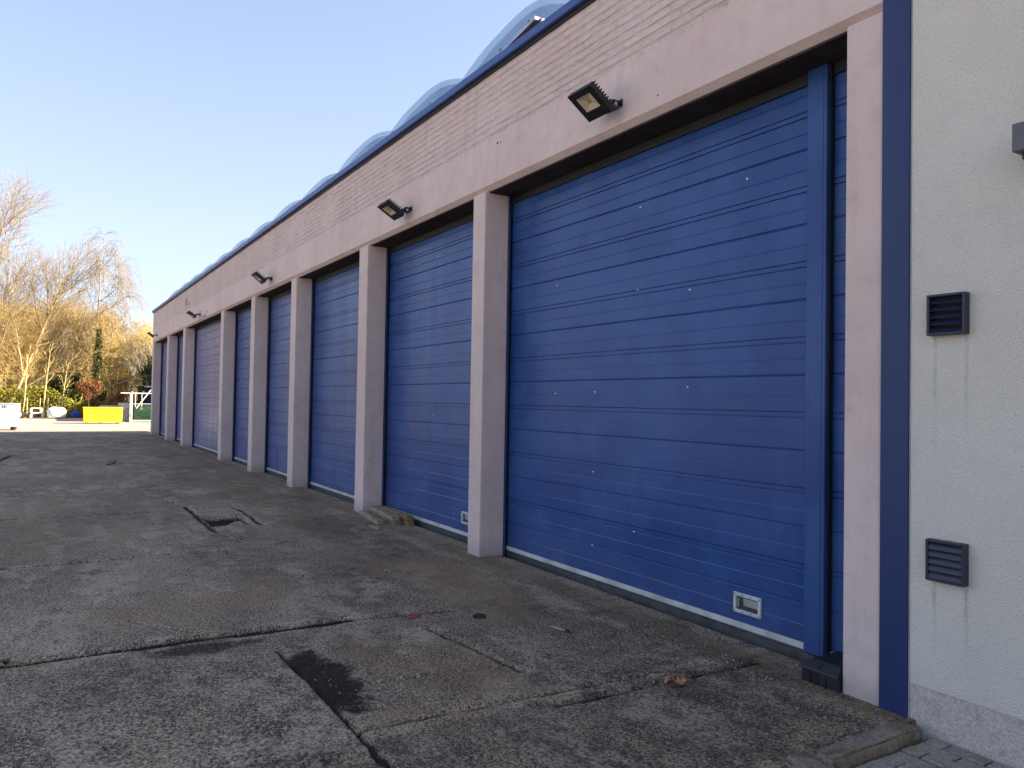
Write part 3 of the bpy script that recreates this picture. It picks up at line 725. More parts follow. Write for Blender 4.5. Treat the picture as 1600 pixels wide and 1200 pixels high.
FL = [(-4.94, 4.10, 'black floodlight nearest the camera, above the widest blue door'), (-9.10, 4.09, 'second black floodlight from the right, above the door beside the timber pile'),
      (-16.04, 4.09, 'third black floodlight from the right, on the middle of the pink lintel'), (-24.3, 4.08, 'fourth black floodlight from the right, beside a small damaged patch of lintel'), (-34.2, 4.10, 'farthest black floodlight, sticking out at the far left corner of the warehouse')]
for i, (x, z, lb) in enumerate(FL):
    if i == 0: fl0.location = (x, 0, z); fl0['label'] = lb
    else: dup(fl0, (x, 0, z), lb).rotation_euler = (R((0, 4, -3, 2, -4)[i]), 0, 0)

# ------------------------------------------------------------------ annex on the right
an = thing('rendered_building', 'pale grey building with rough cast walls right of the blue post', 'building', (0, 0, 0))
m = MB(); m.box(-2.395, 8, 0, 12, .19, 6.5); m.build('wall', ANNEX, an)
m = MB(); m.box(-2.395, 8, .004, 12, -.13, .188); m.build('plinth', PLINTH, an)
m = MB(); m.box(-2.395, 8.1, -.06, 12, 6.503, 6.62); m.build('roof', BLUE2, an)
cn = MB(); cn.box(-1.80, 3.5, -.20, -.003, 2.835, 2.965)
c_ = cn.build('canopy', FASCIA, an, .003, 1)
m = MB(); m.box(-1.77, 3.47, -.17, -.03, 2.80, 2.832); m.build('shutter_guide', BLACK, c_)
def vent(x, z, open_, lb):
    r = thing('wall_louvre', lb, 'vent', (x, 0, z), 'ventilation louvres on the rendered wall')
    w, h, dp = .098, .106, .05; m = MB()
    m.box(-w, -w+.014, -dp, -.001, -h, h); m.box(w-.014, w, -dp, -.001, -h, h)
    m.box(-w+.014, w-.014, -dp, -.001, h-.014, h); m.box(-w+.014, w-.014, -dp, -.001, -h, -h+.014)
    m.build('frame', LOUV, r, .003, 1)
    m = MB(); m.box(-w+.014, w-.014, -.006, -.001, -h+.014, h-.014); m.build('backing', BLACK, r)
    n = 5
    for k in range(n):
        zc = -h+.014+(k+.5)*(2*h-.028)/n; hh = (2*h-.028)/n/2
        m = MB()
        if open_: P = [(-.047, zc-hh+.001), (-.043, zc-hh+.001), (-.012, zc+hh*.75), (-.016, zc+hh*.75)]
        else: P = [(-.046, zc-hh+.001), (-.030, zc-hh+.001), (-.024, zc+hh-.001), (-.032, zc+hh-.001), (-.042, zc+.002)]
        m.prism(P[::-1], -w+.0142, w-.0142); m.build('slat', LOUV, r)
    return r
vent(-2.187, 2.134, True, 'upper navy louvre vent with open slats on the pale wall'); vent(-2.187, .868, False, 'lower navy louvre vent with closed slats on the pale wall')

# ------------------------------------------------------------------ black foot block
ft = thing('rubber_block', 'black moulded rubber foot block at the base of the blue guide post', 'block', (-2.95, .14, 0))
m = MB()
def taper(x0, x1, y0, y1, z0, z1, s):
    m.add([(x0, y0, z0), (x1, y0, z0), (x1, y1, z0), (x0, y1, z0), (x0+s, y0+s, z1), (x1-s*.2, y0+s, z1), (x1-s*.2, y1, z1), (x0+s, y1, z1)],
          [(0,3,2,1),(4,5,6,7),(0,1,5,4),(1,2,6,5),(2,3,7,6),(3,0,4,7)])
taper(-.105, .143, -.155, .14, -.02, .078, -.006)
m.build('base', RUBF, ft, .005, 2)
m = MB(); taper(-.125, .145, -.175, .14, .079, .096, .004); taper(-.121, .144, -.170, .14, .0965, .137, .055); m.build('cap', RUBF, ft, .006, 2)
m = MB(); m.lathe([(.022, 0), (.022, .004)], (0, 0, 0), 16); hl = m.build('hole', RUBBER, ft); hl.location = (.0, -.146, .117); hl.rotation_euler = (R(38), 0, 0)
m = MB()
for k in (-.05, .0, .055): m.box(k-.003, k+.003, -.164, -.15, .0, .078)
m.each('rib', RUBF, ft)

# ------------------------------------------------------------------ timbers
def timber(x0, x1, y, z, a, lb, mat=WOOD, w=.085, h=.055):
    cx = (x0+x1)/2; L = (x1-x0)
    m = MB(); m.box(-L/2, L/2, -w/2, w/2, 0, h)
    o = m.build('timber_beam', mat, None, .004, 1); o.location = (cx, y, z); o.rotation_euler = (0, 0, R(a))
    return tag(o, lb, 'timber', 'timbers piled at the pillar base')
timber(-10.50, -9.55, -.075, .0, -6, 'short pale timber lying outermost in the pile against the pillar')
timber(-10.44, -9.40, .075, .0, -2, 'brown timber lying in the middle under the pale top plank', WOOD2)
timber(-10.35, -9.28, .205, .0, -1, 'low timber closest to the garage door in the pile', WOOD2)
timber(-10.48, -9.42, .085, .056, -5, 'pale plank lying on top in the middle of the pile', WOOD, .10)
timber(-10.42, -9.36, .215, .056, -.5, 'ochre beam on top of the pile nearest the blue door', WOOD2, .085, .065)
# split bit of wood in front
def scrap(name, loc, L, w, h, rz, mat, lb, cat, seed=0):
    rr = random.Random(seed); m = MB()
    V = []
    for i in range(5):
        x = -L/2+L*i/4; k = (.35, .9, 1, .95, .6)[i]
        V += [(x, -w/2*k+rr.uniform(-.2, .2)*w, 0), (x, w/2*k+rr.uniform(-.2, .2)*w, 0), (x, w/2*k*.6, h*k), (x, -w/2*k*.7, h*k*rr.uniform(.7, 1.1))]
    Fc = [(i*4+j, i*4+(j+1) % 4, i*4+4+(j+1) % 4, i*4+4+j) for i in range(4) for j in range(4)]+[(3, 2, 1, 0), (16, 17, 18, 19)]
    m.add(V, Fc); o = m.build(name, mat); o.location = loc; o.rotation_euler = (0, 0, R(rz)); return tag(o, lb, cat)
scrap('wood_offcut', (-9.3, -.31, .004), .34, .05, .035, 5, WSCRAP, 'small split reddish wood offcut lying in front of the timber pile', 'wood', 2)
scrap('twig', (-4.60, -.74, .006), .16, .014, .012, 15, WOOD, 'short grey stick lying on the concrete in front of the widest door', 'stick', 3)
scrap('twig', (-4.52, -.71, .006), .06, .03, .012, -20, RUBBER, 'dark curled scrap touching the short grey stick', 'litter', 13)
scrap('rubber_scrap', (-5.12, -1.10, .006), .10, .035, .03, 60, RUBBER, 'black crumpled scrap on the concrete between stick and red ribbon', 'litter', 5)
RED = plain('faded_red_plastic', (.35, .07, .06), .6, .3)
scrap('ribbon_scrap', (-5.36, -1.53, .006), .14, .03, .012, 100, RED, 'faded red ribbon scrap at the end of the wide crack', 'litter', 6)

# fallen oak leaf
def leaf():
    m = MB(); n = 11; V = []; 
    outl = [.012, .03, .022, .045, .03, .055, .036, .05, .03, .026, .004]
    for i in range(n):
        x = -.065+.13*i/(n-1); wv = outl[i]; zc = .018*math.sin(i*.75)+.012
        V += [(x, -wv, zc+.028*(wv/.05)), (x, 0, zc), (x, wv, zc+.034*(wv/.05)*(1 if i % 2 else .6))]
    Fc = [(i*3+j, i*3+3+j, i*3+4+j, i*3+1+j) for i in range(n-1) for j in range(2)]
    m.add(V, Fc); m.tube([(-.065, 0, .012), (-.085, .004, .008), (-.105, .012, .004)], .0018, 5)
    o = m.build('dead_leaf', plain('dry_oak_leaf', (.42, .20, .09), .75, .3, 30), smooth=True)
    o.location = (-3.35, -.77, .004); o.rotation_euler = (0, 0, R(65)); tag(o, 'curled brown dead oak leaf on the dark concrete slab', 'leaf')
leaf()

# loose chippings along the apron
def chips():
    m = MB()
    def one(x, y, s):
        V = [(x+s*random.uniform(.6, 1)*math.cos(a)*(1 if k else .8), y+s*random.uniform(.6, 1)*math.sin(a), (.0 if k == 0 else s*random.uniform(.5, .8))) for k in (0, 1) for a in (0, 1.57, 3.14, 4.71)]
        m.add(V, [(4,5,6,7),(0,1,5,4),(1,2,6,5),(2,3,7,6),(3,0,4,7)])
    for i in range(420):
        x = -2.4-abs(random.gauss(0, 2.2)); x = max(x, -13)
        y = -.22+random.gauss(0, .09)
        one(x, y, random.choice((.004, .005, .006, .008, .012)))
    for i in range(260): one(random.uniform(-12, -2.5), random.uniform(-4, -.1), random.choice((.003, .004, .006, .009)))
    for i in range(50): one(random.gauss(-4.2, .5), -2.42+random.gauss(0, .12), random.choice((.004, .006, .008)))
    o = m.build('loose_chippings', PEB); tag(o, 'pale stone chippings scattered along the edge of the apron', 'gravel', kind='stuff')
chips()

# ------------------------------------------------------------------ vegetation
def m_leaf(name, c0, c1, trans=.35):
    t = NT(name); p = t.pos(); n = t.noise(p, 1.3, 4, .6); r = t.n('ShaderNodeNewGeometry').outputs['Random Per Island']
    c = t.mix(t.math('ADD', t.math('MULTIPLY', r, .6), t.math('MULTIPLY', n, .4)), c0, c1)
    d = t.pbsdf(c, .65, None, .3); tr = t.n('ShaderNodeBsdfTranslucent', {'Color': c}).outputs[0]
    return t.done(t.n('ShaderNodeMixShader', {0: trans, 1: d, 2: tr}).outputs[0])
def m_bark(name, c0, c1):
    t = NT(name); p = t.obj(); n = t.noise(t.map(p, (3, 3, .8)), 2, 5, .6)
    return t.done(t.pbsdf(t.mix(t.ramp(n, .3, .7), c0, c1), .85, None, .3))
BARK_G = m_bark('golden_bark', (.52, .39, .16), (.74, .58, .28)); BARK_W = m_bark('willow_bark', (.25, .18, .09), (.45, .34, .19))
BARK_B = m_bark('pale_birch_bark', (.40, .36, .29), (.6, .55, .47)); TWIG_B = m_bark('birch_twigs', (.24, .20, .14), (.38, .31, .22))
L_BEECH = m_leaf('copper_leaves', (.19, .08, .03), (.36, .17, .07)); L_EVER = m_leaf('evergreen_leaves', (.012, .025, .006), (.12, .13, .03), .15)
L_SCRUB = m_leaf('yellow_green_leaves', (.16, .17, .02), (.48, .46, .08)); L_IVY = m_leaf('ivy_leaves', (.02, .035, .008), (.13, .14, .03), .15)
L_RED = m_leaf('rusty_leaves', (.20, .09, .035), (.36, .19, .09)); L_CON = m_leaf('conifer_sprays', (.02, .05, .012), (.10, .15, .04), .15)

def perp(d):
    a = np.cross(d, [0, 0, 1.]); n = np.linalg.norm(a)
    return np.array([1., 0, 0]) if n < 1e-3 else a/n

class Tree:
    def __init__(s, seed): s.r = np.random.default_rng(seed); s.poly = []
    def grow(s, p, d, L, rad, lvl, cfg):
        c = cfg[lvl]; n = c.get('n', 5); pts = [np.array(p, float)]; d = np.array(d, float); d /= np.linalg.norm(d)
        dirs = [d]
        for i in range(n):
            d = d+s.r.normal(0, c.get('wob', .1), 3)+np.array([0, 0, c.get('up', 0.)])*(1 if c.get('up', 0) > 0 else (i+1)/n)
            d /= np.linalg.norm(d); pts.append(pts[-1]+d*L/n); dirs.append(d)
        r1 = max(c.get('rmin', .006), rad*c.get('tip', .35))
        s.poly.append((np.array(pts), np.linspace(rad, r1, n+1), c.get('k', 3)))
        if lvl+1 >= len(cfg): return
        nx = cfg[lvl+1]; cnt = c['kids'] if isinstance(c['kids'], int) else int(s.r.integers(c['kids'][0], c['kids'][1]+1))
        for q in range(cnt):
            t = c.get('from', .25)+(1-c.get('from', .25))*(q+s.r.random())/cnt
            f = min(t*n, n-1e-3); i = int(f); base = pts[i]+(pts[i+1]-pts[i])*(f-i); bd = dirs[i+1]
            a = perp(bd); b = np.cross(bd, a); ph = q*2.4+s.r.random()*1.5
            side = a*math.cos(ph)+b*math.sin(ph); ang = math.radians(s.r.normal(nx.get('ang', 40), 9))
            nd = bd*math.cos(ang)+side*math.sin(ang)
            ln = nx['len']*s.r.uniform(.7, 1.2)*(1-.55*t if nx.get('taper', True) else 1)
            s.grow(base, nd, ln, min(rad*.75, nx['rad']*(1-.4*t)), lvl+1, cfg)
    def mesh(s, name, mat, keep=lambda k: True):
        VS = []; FS = []; b = 0
        for pts, rad, k in s.poly:
            if not keep(k): continue
            n = len(pts); tg = np.gradient(pts, axis=0); tg /= np.linalg.norm(tg, axis=1)[:, None]+1e-9
            a = np.array([perp(t) for t in tg]); bb = np.cross(tg, a); th = np.arange(k)*2*math.pi/k
            ring = pts[:, None]+rad[:, None, None]*(a[:, None]*np.cos(th)[None, :, None]+bb[:, None]*np.sin(th)[None, :, None])
            VS.append(ring.reshape(-1, 3))
            i = np.arange(n-1)[:, None]; j = np.arange(k)[None]
            FS.append(np.stack([b+i*k+j, b+i*k+(j+1) % k, b+(i+1)*k+(j+1) % k, b+(i+1)*k+j], -1).reshape(-1, 4)); b += n*k
        return npmesh(name, np.concatenate(VS), np.concatenate(FS), mat)

def npmesh(name, V, Fq, mat, smooth=True):
    me = bpy.data.meshes.new(name); me.vertices.add(len(V)); me.vertices.foreach_set('co', V.astype(np.float32).ravel())
    me.loops.add(Fq.size); me.loops.foreach_set('vertex_index', Fq.astype(np.int32).ravel())
    me.polygons.add(len(Fq)); me.polygons.foreach_set('loop_start', (np.arange(len(Fq))*Fq.shape[1]).astype(np.int32))
    if smooth: me.polygons.foreach_set('use_smooth', np.ones(len(Fq), bool))
    me.update(calc_edges=True); me.materials.append(mat)
    return me
def obj(name, me, parent=None, loc=(0, 0, 0)):
    o = bpy.data.objects.new(name, me); link(o); o.location = loc
    if parent: o.parent = parent
    return o
def leaves(P, size, mat, name, seed=0, aspect=.6):
    r = np.random.default_rng(seed); n = len(P); d = r.normal(0, 1, (n, 3)); d /= np.linalg.norm(d, axis=1)[:, None]
    e = np.cross(d, r.normal(0, 1, (n, 3))); e /= np.linalg.norm(e, axis=1)[:, None]
    s = size*r.uniform(.6, 1.3, (n, 1)); a = d*s; b = e*s*aspect
    V = np.stack([P-a, P+b*.9-a*.1, P+a, P-b*.9-a*.1], 1).reshape(-1, 3)
    return npmesh(name, V, np.arange(n*4).reshape(-1, 4), mat, False)
def blob(n, c, rad, seed, clump=60, cs=.28):
    r = np.random.default_rng(seed); cc = r.normal(0, 1, (clump, 3)); cc /= np.linalg.norm(cc, axis=1)[:, None]
    cc *= r.random((clump, 1))**.45; k = r.integers(0, clump, n)
    return (cc[k]+r.normal(0, cs*.55, (n, 3)))*np.array(rad)+np.array(c)

# bare thicket trees: a few kinds, copied
CFG_BARE = [dict(n=8, wob=.07, up=.05, kids=(11, 14), k=6, tip=.3), dict(len=3.8, rad=.05, ang=34, n=6, wob=.10, up=.10, kids=9, k=4, **{'from': .2}),
            dict(len=1.7, rad=.02, ang=36, n=4, wob=.12, up=.08, kids=8, k=3, **{'from': .15}), dict(len=.9, rad=.012, ang=38, n=3, wob=.15, up=.04, kids=3, k=3, rmin=.008), dict(len=.45, rad=.009, ang=35, n=2, k=3, rmin=.007)]
bare = []
for sd in range(4):
    r = thing('bare_tree', 'leafless golden tree in the dense sunlit thicket at the end of the yard', 'tree', (0, 0, 0), 'leafless trees of the thicket')
    t = Tree(100+sd); rr = np.random.default_rng(sd)
    for q in range(2+sd % 2):
        t.grow((rr.normal(0, .2), rr.normal(0, .2), -.2), (rr.normal(0, .17), rr.normal(0, .17), 1), rr.uniform(6.2, 7.8), .12, 0, CFG_BARE)
    obj('crown', t.mesh('crown', BARK_G, lambda k: k < 6), r); obj('trunk', t.mesh('trunk', BARK_G, lambda k: k >= 6), r)
    bare.append(r)
spots = []
rr = np.random.default_rng(5)
for row, (X0, sp) in enumerate(((-65.5, 2.1), (-71, 2.2), (-78, 2.5), (-85, 2.6))):
    y = -24+row*.9
    while y < 13:
        spots.append((X0+rr.normal(0, .9), y+rr.normal(0, .5), row)); y += sp*(1 if y > -10 else 2.)
first = [True]*4
for i, (x, y, row) in enumerate(spots):
    k = i % 4; sc = rr.uniform(.78, 1.02)*(1, 1.02, 1.05, 1.1)[row]
    if y > 1: sc *= .88
    if first[k]: bare[k].location = (x, y, 0); bare[k].scale = (sc,)*3; bare[k].rotation_euler = (0, 0, rr.random()*6); first[k] = False
    else: dup(bare[k], (x, y, 0), rz=rr.random()*6, scale=sc)

# tall willow at the left edge
CFG_WIL = [dict(n=10, wob=.05, up=.02, kids=12, k=8, tip=.25, **{'from': .15}), dict(len=7.0, rad=.075, ang=30, n=9, wob=.06, up=.045, kids=10, k=5, **{'from': .12}),
           dict(len=3.6, rad=.028, ang=29, n=6, wob=.07, up=.05, kids=8, k=4, **{'from': .1}), dict(len=1.7, rad=.012, ang=29, n=4, wob=.09, up=.04, kids=4, k=3, rmin=.006), dict(len=.8, rad=.008, ang=27, n=2, k=3, rmin=.005)]
wl_ = thing('willow_tree', 'tall spreading bare willow at the left edge, leaning to the right', 'tree', (-63, -6.7, 0))
t = Tree(42)
t.grow((0, 0, -.3), (0, .06, 1), 13.0, .19, 0, CFG_WIL); t.grow((.3, .4, -.3), (-.3, .33, 1), 9.8, .15, 0, CFG_WIL); t.grow((.1, -.7, -.3), (.1, -.35, 1), 12.5, .18, 0, CFG_WIL)
obj('crown', t.mesh('crown', BARK_W, lambda k: k < 5), wl_); obj('trunk', t.mesh('trunk', BARK_W, lambda k: k >= 5), wl_)

# weeping birch
CFG_BIR = [dict(n=10, wob=.03, up=.04, kids=17, k=8, tip=.2, **{'from': .3}), dict(len=4.6, rad=.055, ang=48, n=7, wob=.07, up=.03, kids=9, k=4, **{'from': .25}),
           dict(len=1.7, rad=.02, ang=40, n=6, wob=.08, up=-.55, kids=8, k=3), dict(len=1.7, rad=.012, ang=25, n=6, wob=.06, up=-.75, k=3, rmin=.008, taper=False)]
bi = thing('birch_tree', 'tall weeping birch with pale trunk and hanging twigs', 'tree', (-66, -.55, 0))
t = Tree(9); t.grow((0, 0, -.2), (0, -.02, 1), 12.2, .17, 0, CFG_BIR)
obj('crown', t.mesh('crown', TWIG_B, lambda k: k < 8), bi)
CFG_ARM = [dict(n=9, wob=.06, up=-.02, kids=10, k=6, tip=.2, **{'from': .35}), dict(len=1.9, rad=.02, ang=40, n=5, wob=.08, up=-.5, kids=7, k=3), dict(len=1.1, rad=.011, ang=25, n=4, wob=.06, up=-.7, k=3, rmin=.008, taper=False)]
t2 = Tree(10)
for (z, dy, dz, L) in ((2.2, .8, .75, 6.6), (2.9, .85, .6, 5.5), (3.6, .8, .55, 4.8), (4.8, .8, .9, 4.6), (2.6, -.75, .8, 4.4), (4.2, -.8, .9, 4.0), (1.7, .9, .5, 5.0)):
    t2.grow((0, 0, z), (random.uniform(.1, .5), dy, dz), L, .06, 0, CFG_ARM)
obj('trunk', t.mesh('trunk', BARK_B, lambda k: k >= 8), bi); obj('limbs', t2.mesh('limbs', BARK_B), bi)
# ivy column
iv = thing('ivy_column', 'dark green ivy clad dead trunk in front of the weeping birch', 'ivy', (-63.2, -.5, 0))
m = MB(); m.tube([(0, 0, -.2), (.05, .05, 3), (0, 0, 6.0)], [.16, .13, .07], 8); m.build('trunk', BARK_W, iv)
zz = RNG.uniform(.6, 6.4, 3600); th = RNG.uniform(0, 6.28, 3600); wd = (.62-.075*zz)*(.65+.6*vnoise(zz*1.7, th*.9, 3)); wd = np.maximum(wd, .12)*RNG.random(3600)**.4
obj('foliage', leaves(np.stack([wd*np.cos(th), wd*np.sin(th), zz], -1), .085, L_IVY, 'foliage', 4), iv)

# leafy shrubs and small trees
def shrub(name, lb, cat, loc, c, rad, n, size, mat, seed, trunk_h=1.0, bark=BARK_W, clump=60, group=None):
    r = thing(name, lb, cat, loc, group)
    m = MB(); m.tube([(0, 0, -.1), (.02, .02, trunk_h*.6), (0, 0, trunk_h)], [.045, .035, .02], 6)
    for k in range(9):
        a = k*2.4; d = Vector((math.cos(a)*rad[0]*.6, math.sin(a)*rad[1]*.6, rad[2]*random.uniform(-.2, .6)))
        m.tube([(0, 0, trunk_h*.8), Vector((0, 0, c[2]))*.5+Vector((0, 0, trunk_h*.4))+d*.5, Vector(c)+d], [.022, .014, .006], 5)
    m.build('trunk', bark, r); obj('crown', leaves(blob(n, c, rad, seed, clump), size, mat, 'crown', seed), r)
    return r
shrub('beech_tree', 'young beech with copper brown leaves left of the shadow edge', 'tree', (-60.5, -1.15, 0), (0, 0, 2.0), (.68, .74, .70), 2300, .07, L_BEECH, 11, 1.6, BARK_B, group='young beeches with copper leaves')
shrub('beech_tree', 'smaller copper leaved beech in shadow behind the yellow container', 'tree', (-59.5, .55, 0), (0, 0, 1.35), (.5, .6, .62), 1500, .065, L_RED, 12, 1.0, group='young beeches with copper leaves')
shrub('evergreen_bush', 'dark evergreen bush between the young staked trees', 'bush', (-64, -2.55, 0), (0, 0, 1.9), (.85, 1.05, 1.55), 5200, .085, L_EVER, 13, 1.2)
shrub('rusty_shrub', 'rusty brown shrub behind the second staked tree', 'bush', (-64.2, -3.7, 0), (0, 0, 1.35), (.7, .95, .75), 1700, .07, L_RED, 14, .9, clump=40)
shrub('conifer_bush', 'dark green conifer at the warehouse corner behind the dark shed', 'tree', (-65, 3.6, 0), (0, 0, 2.4), (1.0, 1.2, 2.1), 5200, .09, L_CON, 15, 1.2)
# low evergreen scrub
def scrub():
    r = np.random.default_rng(77); n = 24000
    y = r.uniform(-20, 9, n); x = -62.5-np.abs(r.normal(0, 1.6, n)); hh = (.8+2.1*fbm(y*.55, x*.3+4, 6)*(.45+.55*np.clip((-y-1)/3, 0, 1)))*np.clip((-x-61.3)/1.2, .25, 1)
    z = hh*r.random(n)**.55
    o = obj('scrub', leaves(np.stack([x, y, z], -1), .085, L_SCRUB, 'scrub', 8)); tag(o, 'yellow green scrub along the foot of the thicket', 'scrub', kind='stuff')
    n = 26000; y = r.uniform(-26, 14, n); x = r.uniform(-92, -67, n); L = r.uniform(.8, 2.2, n); b = np.stack([x, y, r.random(n)**1.4*4.2], -1)
    d = np.stack([r.normal(0, .35, n), r.normal(0, .35, n), np.ones(n)], -1); d /= np.linalg.norm(d, axis=1)[:, None]
    e = np.cross(d, r.normal(0, 1, (n, 3))); e /= np.linalg.norm(e, axis=1)[:, None]; w = r.uniform(.006, .016, (n, 1))
    g = np.cross(d, e); mid = b+d*L[:, None]*.5+r.normal(0, .06, (n, 3)); tip = b+d*L[:, None]+r.normal(0, .12, (n, 3))
    V = np.concatenate([np.stack([b+e*w, b-e*w*.5+g*w, b-e*w*.5-g*w], 1), np.stack([mid+e*w*.7, mid-e*w*.4+g*w*.7, mid-e*w*.4-g*w*.7], 1), np.stack([tip+e*w*.3, tip-e*w*.2+g*w*.3, tip-e*w*.2-g*w*.3], 1)], 1).reshape(-1, 3)
    i = np.arange(n)[:, None, None]*9; k = np.arange(2)[None, :, None]*3; j = np.arange(3)[None, None]
    Fq = np.stack([i+k+j, i+k+(j+1) % 3, i+k+3+(j+1) % 3, i+k+3+j], -1).reshape(-1, 4)
    o = obj('undergrowth', npmesh('undergrowth', V, Fq, BARK_G)); tag(o, 'tangle of bare golden saplings filling the thicket', 'undergrowth', kind='stuff')
scrub()

# staked young trees
CFG_Y = [dict(n=6, wob=.03, up=.05, kids=7, k=6, tip=.4, **{'from': .5}), dict(len=1.5, rad=.022, ang=32, n=4, wob=.06, up=.1, kids=4, k=4, rmin=.008), dict(len=.8, rad=.012, ang=30, n=3, k=3, rmin=.007)]
def young(x, y, h, seed, lb, stakes):
    r = thing('young_tree', lb, 'tree', (x, y, 0), 'staked young trees')
    t = Tree(seed); t.grow((0, 0, -.1), (.02, .03, 1), h, .06, 0, CFG_Y)
    obj('trunk', t.mesh('trunk', BARK_G, lambda k: k >= 6), r); obj('crown', t.mesh('crown', BARK_G, lambda k: k < 6), r)
    for sx in stakes:
        m = MB(); m.tube([(sx[0], sx[1], -.1), (sx[0], sx[1], 1.35)], .035, 8); m.build('stake', BARK_G, r)
    m = MB(); m.tube([(0, 0, 1.2), (stakes[0][0], stakes[0][1], 1.2)], .02, 6); m.build('tie', RUBBER, r)
young(-60.3, -4.98, 4.2, 21, 'staked young tree right of the white generator cabinet', [(.1, .25)])
young(-61.0, -3.78, 4.6, 22, 'young tree tied between two stakes, left of the white bag', [(.0, -.22), (.05, .25)])
young(-61.5, -2.72, 3.4, 23, 'forked young tree just behind the white bag', [(0, -.15)])

# weeds in the crack at the left
def weed():
    r = thing('weed_tuft', 'small green weed growing in the wide crack at the left edge', 'weed', (-5.62, -4.12, 0))
    m = MB()
    for k in range(16):
        a = k*2.4; L = random.uniform(.02, .05); d = Vector((math.cos(a), math.sin(a), random.uniform(.5, 1.4))).normalized()*L
        s = Vector((-math.sin(a), math.cos(a), 0))*.006
        m.add([Vector((0, 0, -.01))-s*.4, Vector((0, 0, -.01))+s*.4, d*.7+s, d*1.05, d*.7-s], [(0, 1, 2, 3, 4)])
    m.build('leaf', L_IVY, r)
weed()

# ------------------------------------------------------------------ things at the end of the yard
YEL = plain('yellow_paint', (.82, .62, .02), .5, .08, 2.5)
yc = thing('yellow_container', 'yellow waste container with tapered sides at the end of the yard', 'container', (-49.6, -.93, 0), rz=R(58-90+30))
m = MB()
def frust(m, w, d, h, t, z0):
    m.add([(-d/2, -w/2+t, z0), (d/2, -w/2+t, z0), (d/2, w/2-t, z0), (-d/2, w/2-t, z0), (-d/2, -w/2, z0+h), (d/2, -w/2, z0+h), (d/2, w/2, z0+h), (-d/2, w/2, z0+h)],
          [(0,3,2,1),(4,5,6,7),(0,1,5,4),(1,2,6,5),(2,3,7,6),(3,0,4,7)])
frust(m, 1.98, 1.1, .79, .03, .07); m.build('body', YEL, yc, .025, 2)
m = MB(); m.box(-.575, .575, -1.01, 1.01, .862, .925); m.build('rim', YEL, yc, .015, 2)
m = MB()
for y in (-.8, -.1, .75): m.box(-.5, .5, y-.07, y+.07, 0, .068)
m.each('runner', plain('rusty_steel', (.12, .07, .04), .8, .3), yc)

STONEB = plain('pale_concrete_block', (.36, .35, .33), .9, .2, 6, bump=.3)
def block(x, y, z, w, d, h, rz, lb):
    m = MB(); m.box(-d/2, d/2, -w/2, w/2, 0, h); o = m.build('concrete_block', STONEB, None, .02, 1)
    o.location = (x, y, z); o.rotation_euler = (0, R(4) if z > .3 else 0, rz); tag(o, lb, 'block', 'concrete blocks behind the yellow container')
block(-53.5, -.36, 0, 1.05, .6, .98, 0, 'long grey concrete block behind the middle of the yellow container')
block(-53.2, .55, 0, .55, .6, .80, .2, 'grey concrete block under the pale slab behind the yellow container')
block(-53.1, .45, .81, .55, .6, .34, .25, 'pale tilted slab lying on the blocks behind the yellow container')
m = MB(); m.lathe([(.17, 0), (.19, .2), (.19, .9), (.17, 1.0), (.05, 1.06)], (0, 0, 0), 14)
o = m.build('clay_pipe', plain('terracotta', (.38, .16, .08), .8, .25), None, 0, smooth=True); o.location = (-54.2, 1.0, 0); tag(o, 'orange brown capped pipe standing beside the green skip', 'pipe')

GRN = plain('green_paint', (.07, .20, .085), .55, .3, 4)
gs = thing('green_skip', 'green metal skip with flat ribs at the warehouse corner', 'skip', (-53.2, 2.1, 0))
m = MB(); m.box(-.8, .8, -1.15, 1.6, .08, .55); m.box(-.84, .84, -1.2, 1.65, .551, .60); m.box(-.8, .8, -1.15, 1.6, .601, 1.02); m.build('body', GRN, gs, .01, 1)
m = MB()
for y in (-.8, 0, .8): m.box(.80, .85, y-.04, y+.04, .08, .55)
m.each('rib', GRN, gs)
m = MB(); m.box(-.7, .7, -1.0, 1.4, 0, .079); m.build('base', BLACK, gs)
m = MB(); m.obox((.803, .75, .42), (1,0,0), (0,1,0), (0,0,1), .003, .10, .08); m.obox((.803, -.75, .82), (1,0,0), (0,1,0), (0,0,1), .003, .07, .06); m.each('label_patch', WHANDLE, gs)

WTUBE = plain('white_tube_paint', (.75, .74, .70), .45, .08)
rk = thing('tube_rack', 'white tubular steel rack standing in front of the green skip', 'rack', (-51.4, 1.7, 0))
m = MB(); P = lambda y, z: (0, y, z)
m.tube([P(-1.0, .0), P(-1.0, 1.86)], .045, 8); m.tube([P(.75, .0), P(.75, 1.78)], .04, 8); m.each('post', WTUBE, rk)
m = MB(); m.tube([P(-1.6, 1.76), P(1.3, 1.76)], .03, 8); m.tube([P(-1.1, .10), P(1.3, .10)], .045, 8); m.each('rail', WTUBE, rk)
m = MB(); m.tube([P(-.75, .85), P(-.1, 1.78), P(-.0, 1.95), P(.12, 1.95), P(.3, 1.76)], .035, 8); m.build('brace', WTUBE, rk)
m = MB()
for y in (-.8, -.45, .15, .5): m.tube([P(y, .95), P(y, 1.74)], .018, 6)
m.tube([P(-.95, 1.12), P(.7, 1.12)], .018, 6); m.tube([(-.9, -1.0, .1), P(-1.0, .1)], .04, 6); m.tube([(-.9, -1.0, .0), (-.9, -1.0, 1.7)], .03, 6)
m.each('bar', WTUBE, rk)
m = MB(); m.tube([P(-1.0, 0), P(-1.0, .07)], [.09, .06], 8); m.tube([P(.75, 0), P(.75, .07)], [.09, .06], 8); m.each('foot', WTUBE, rk)

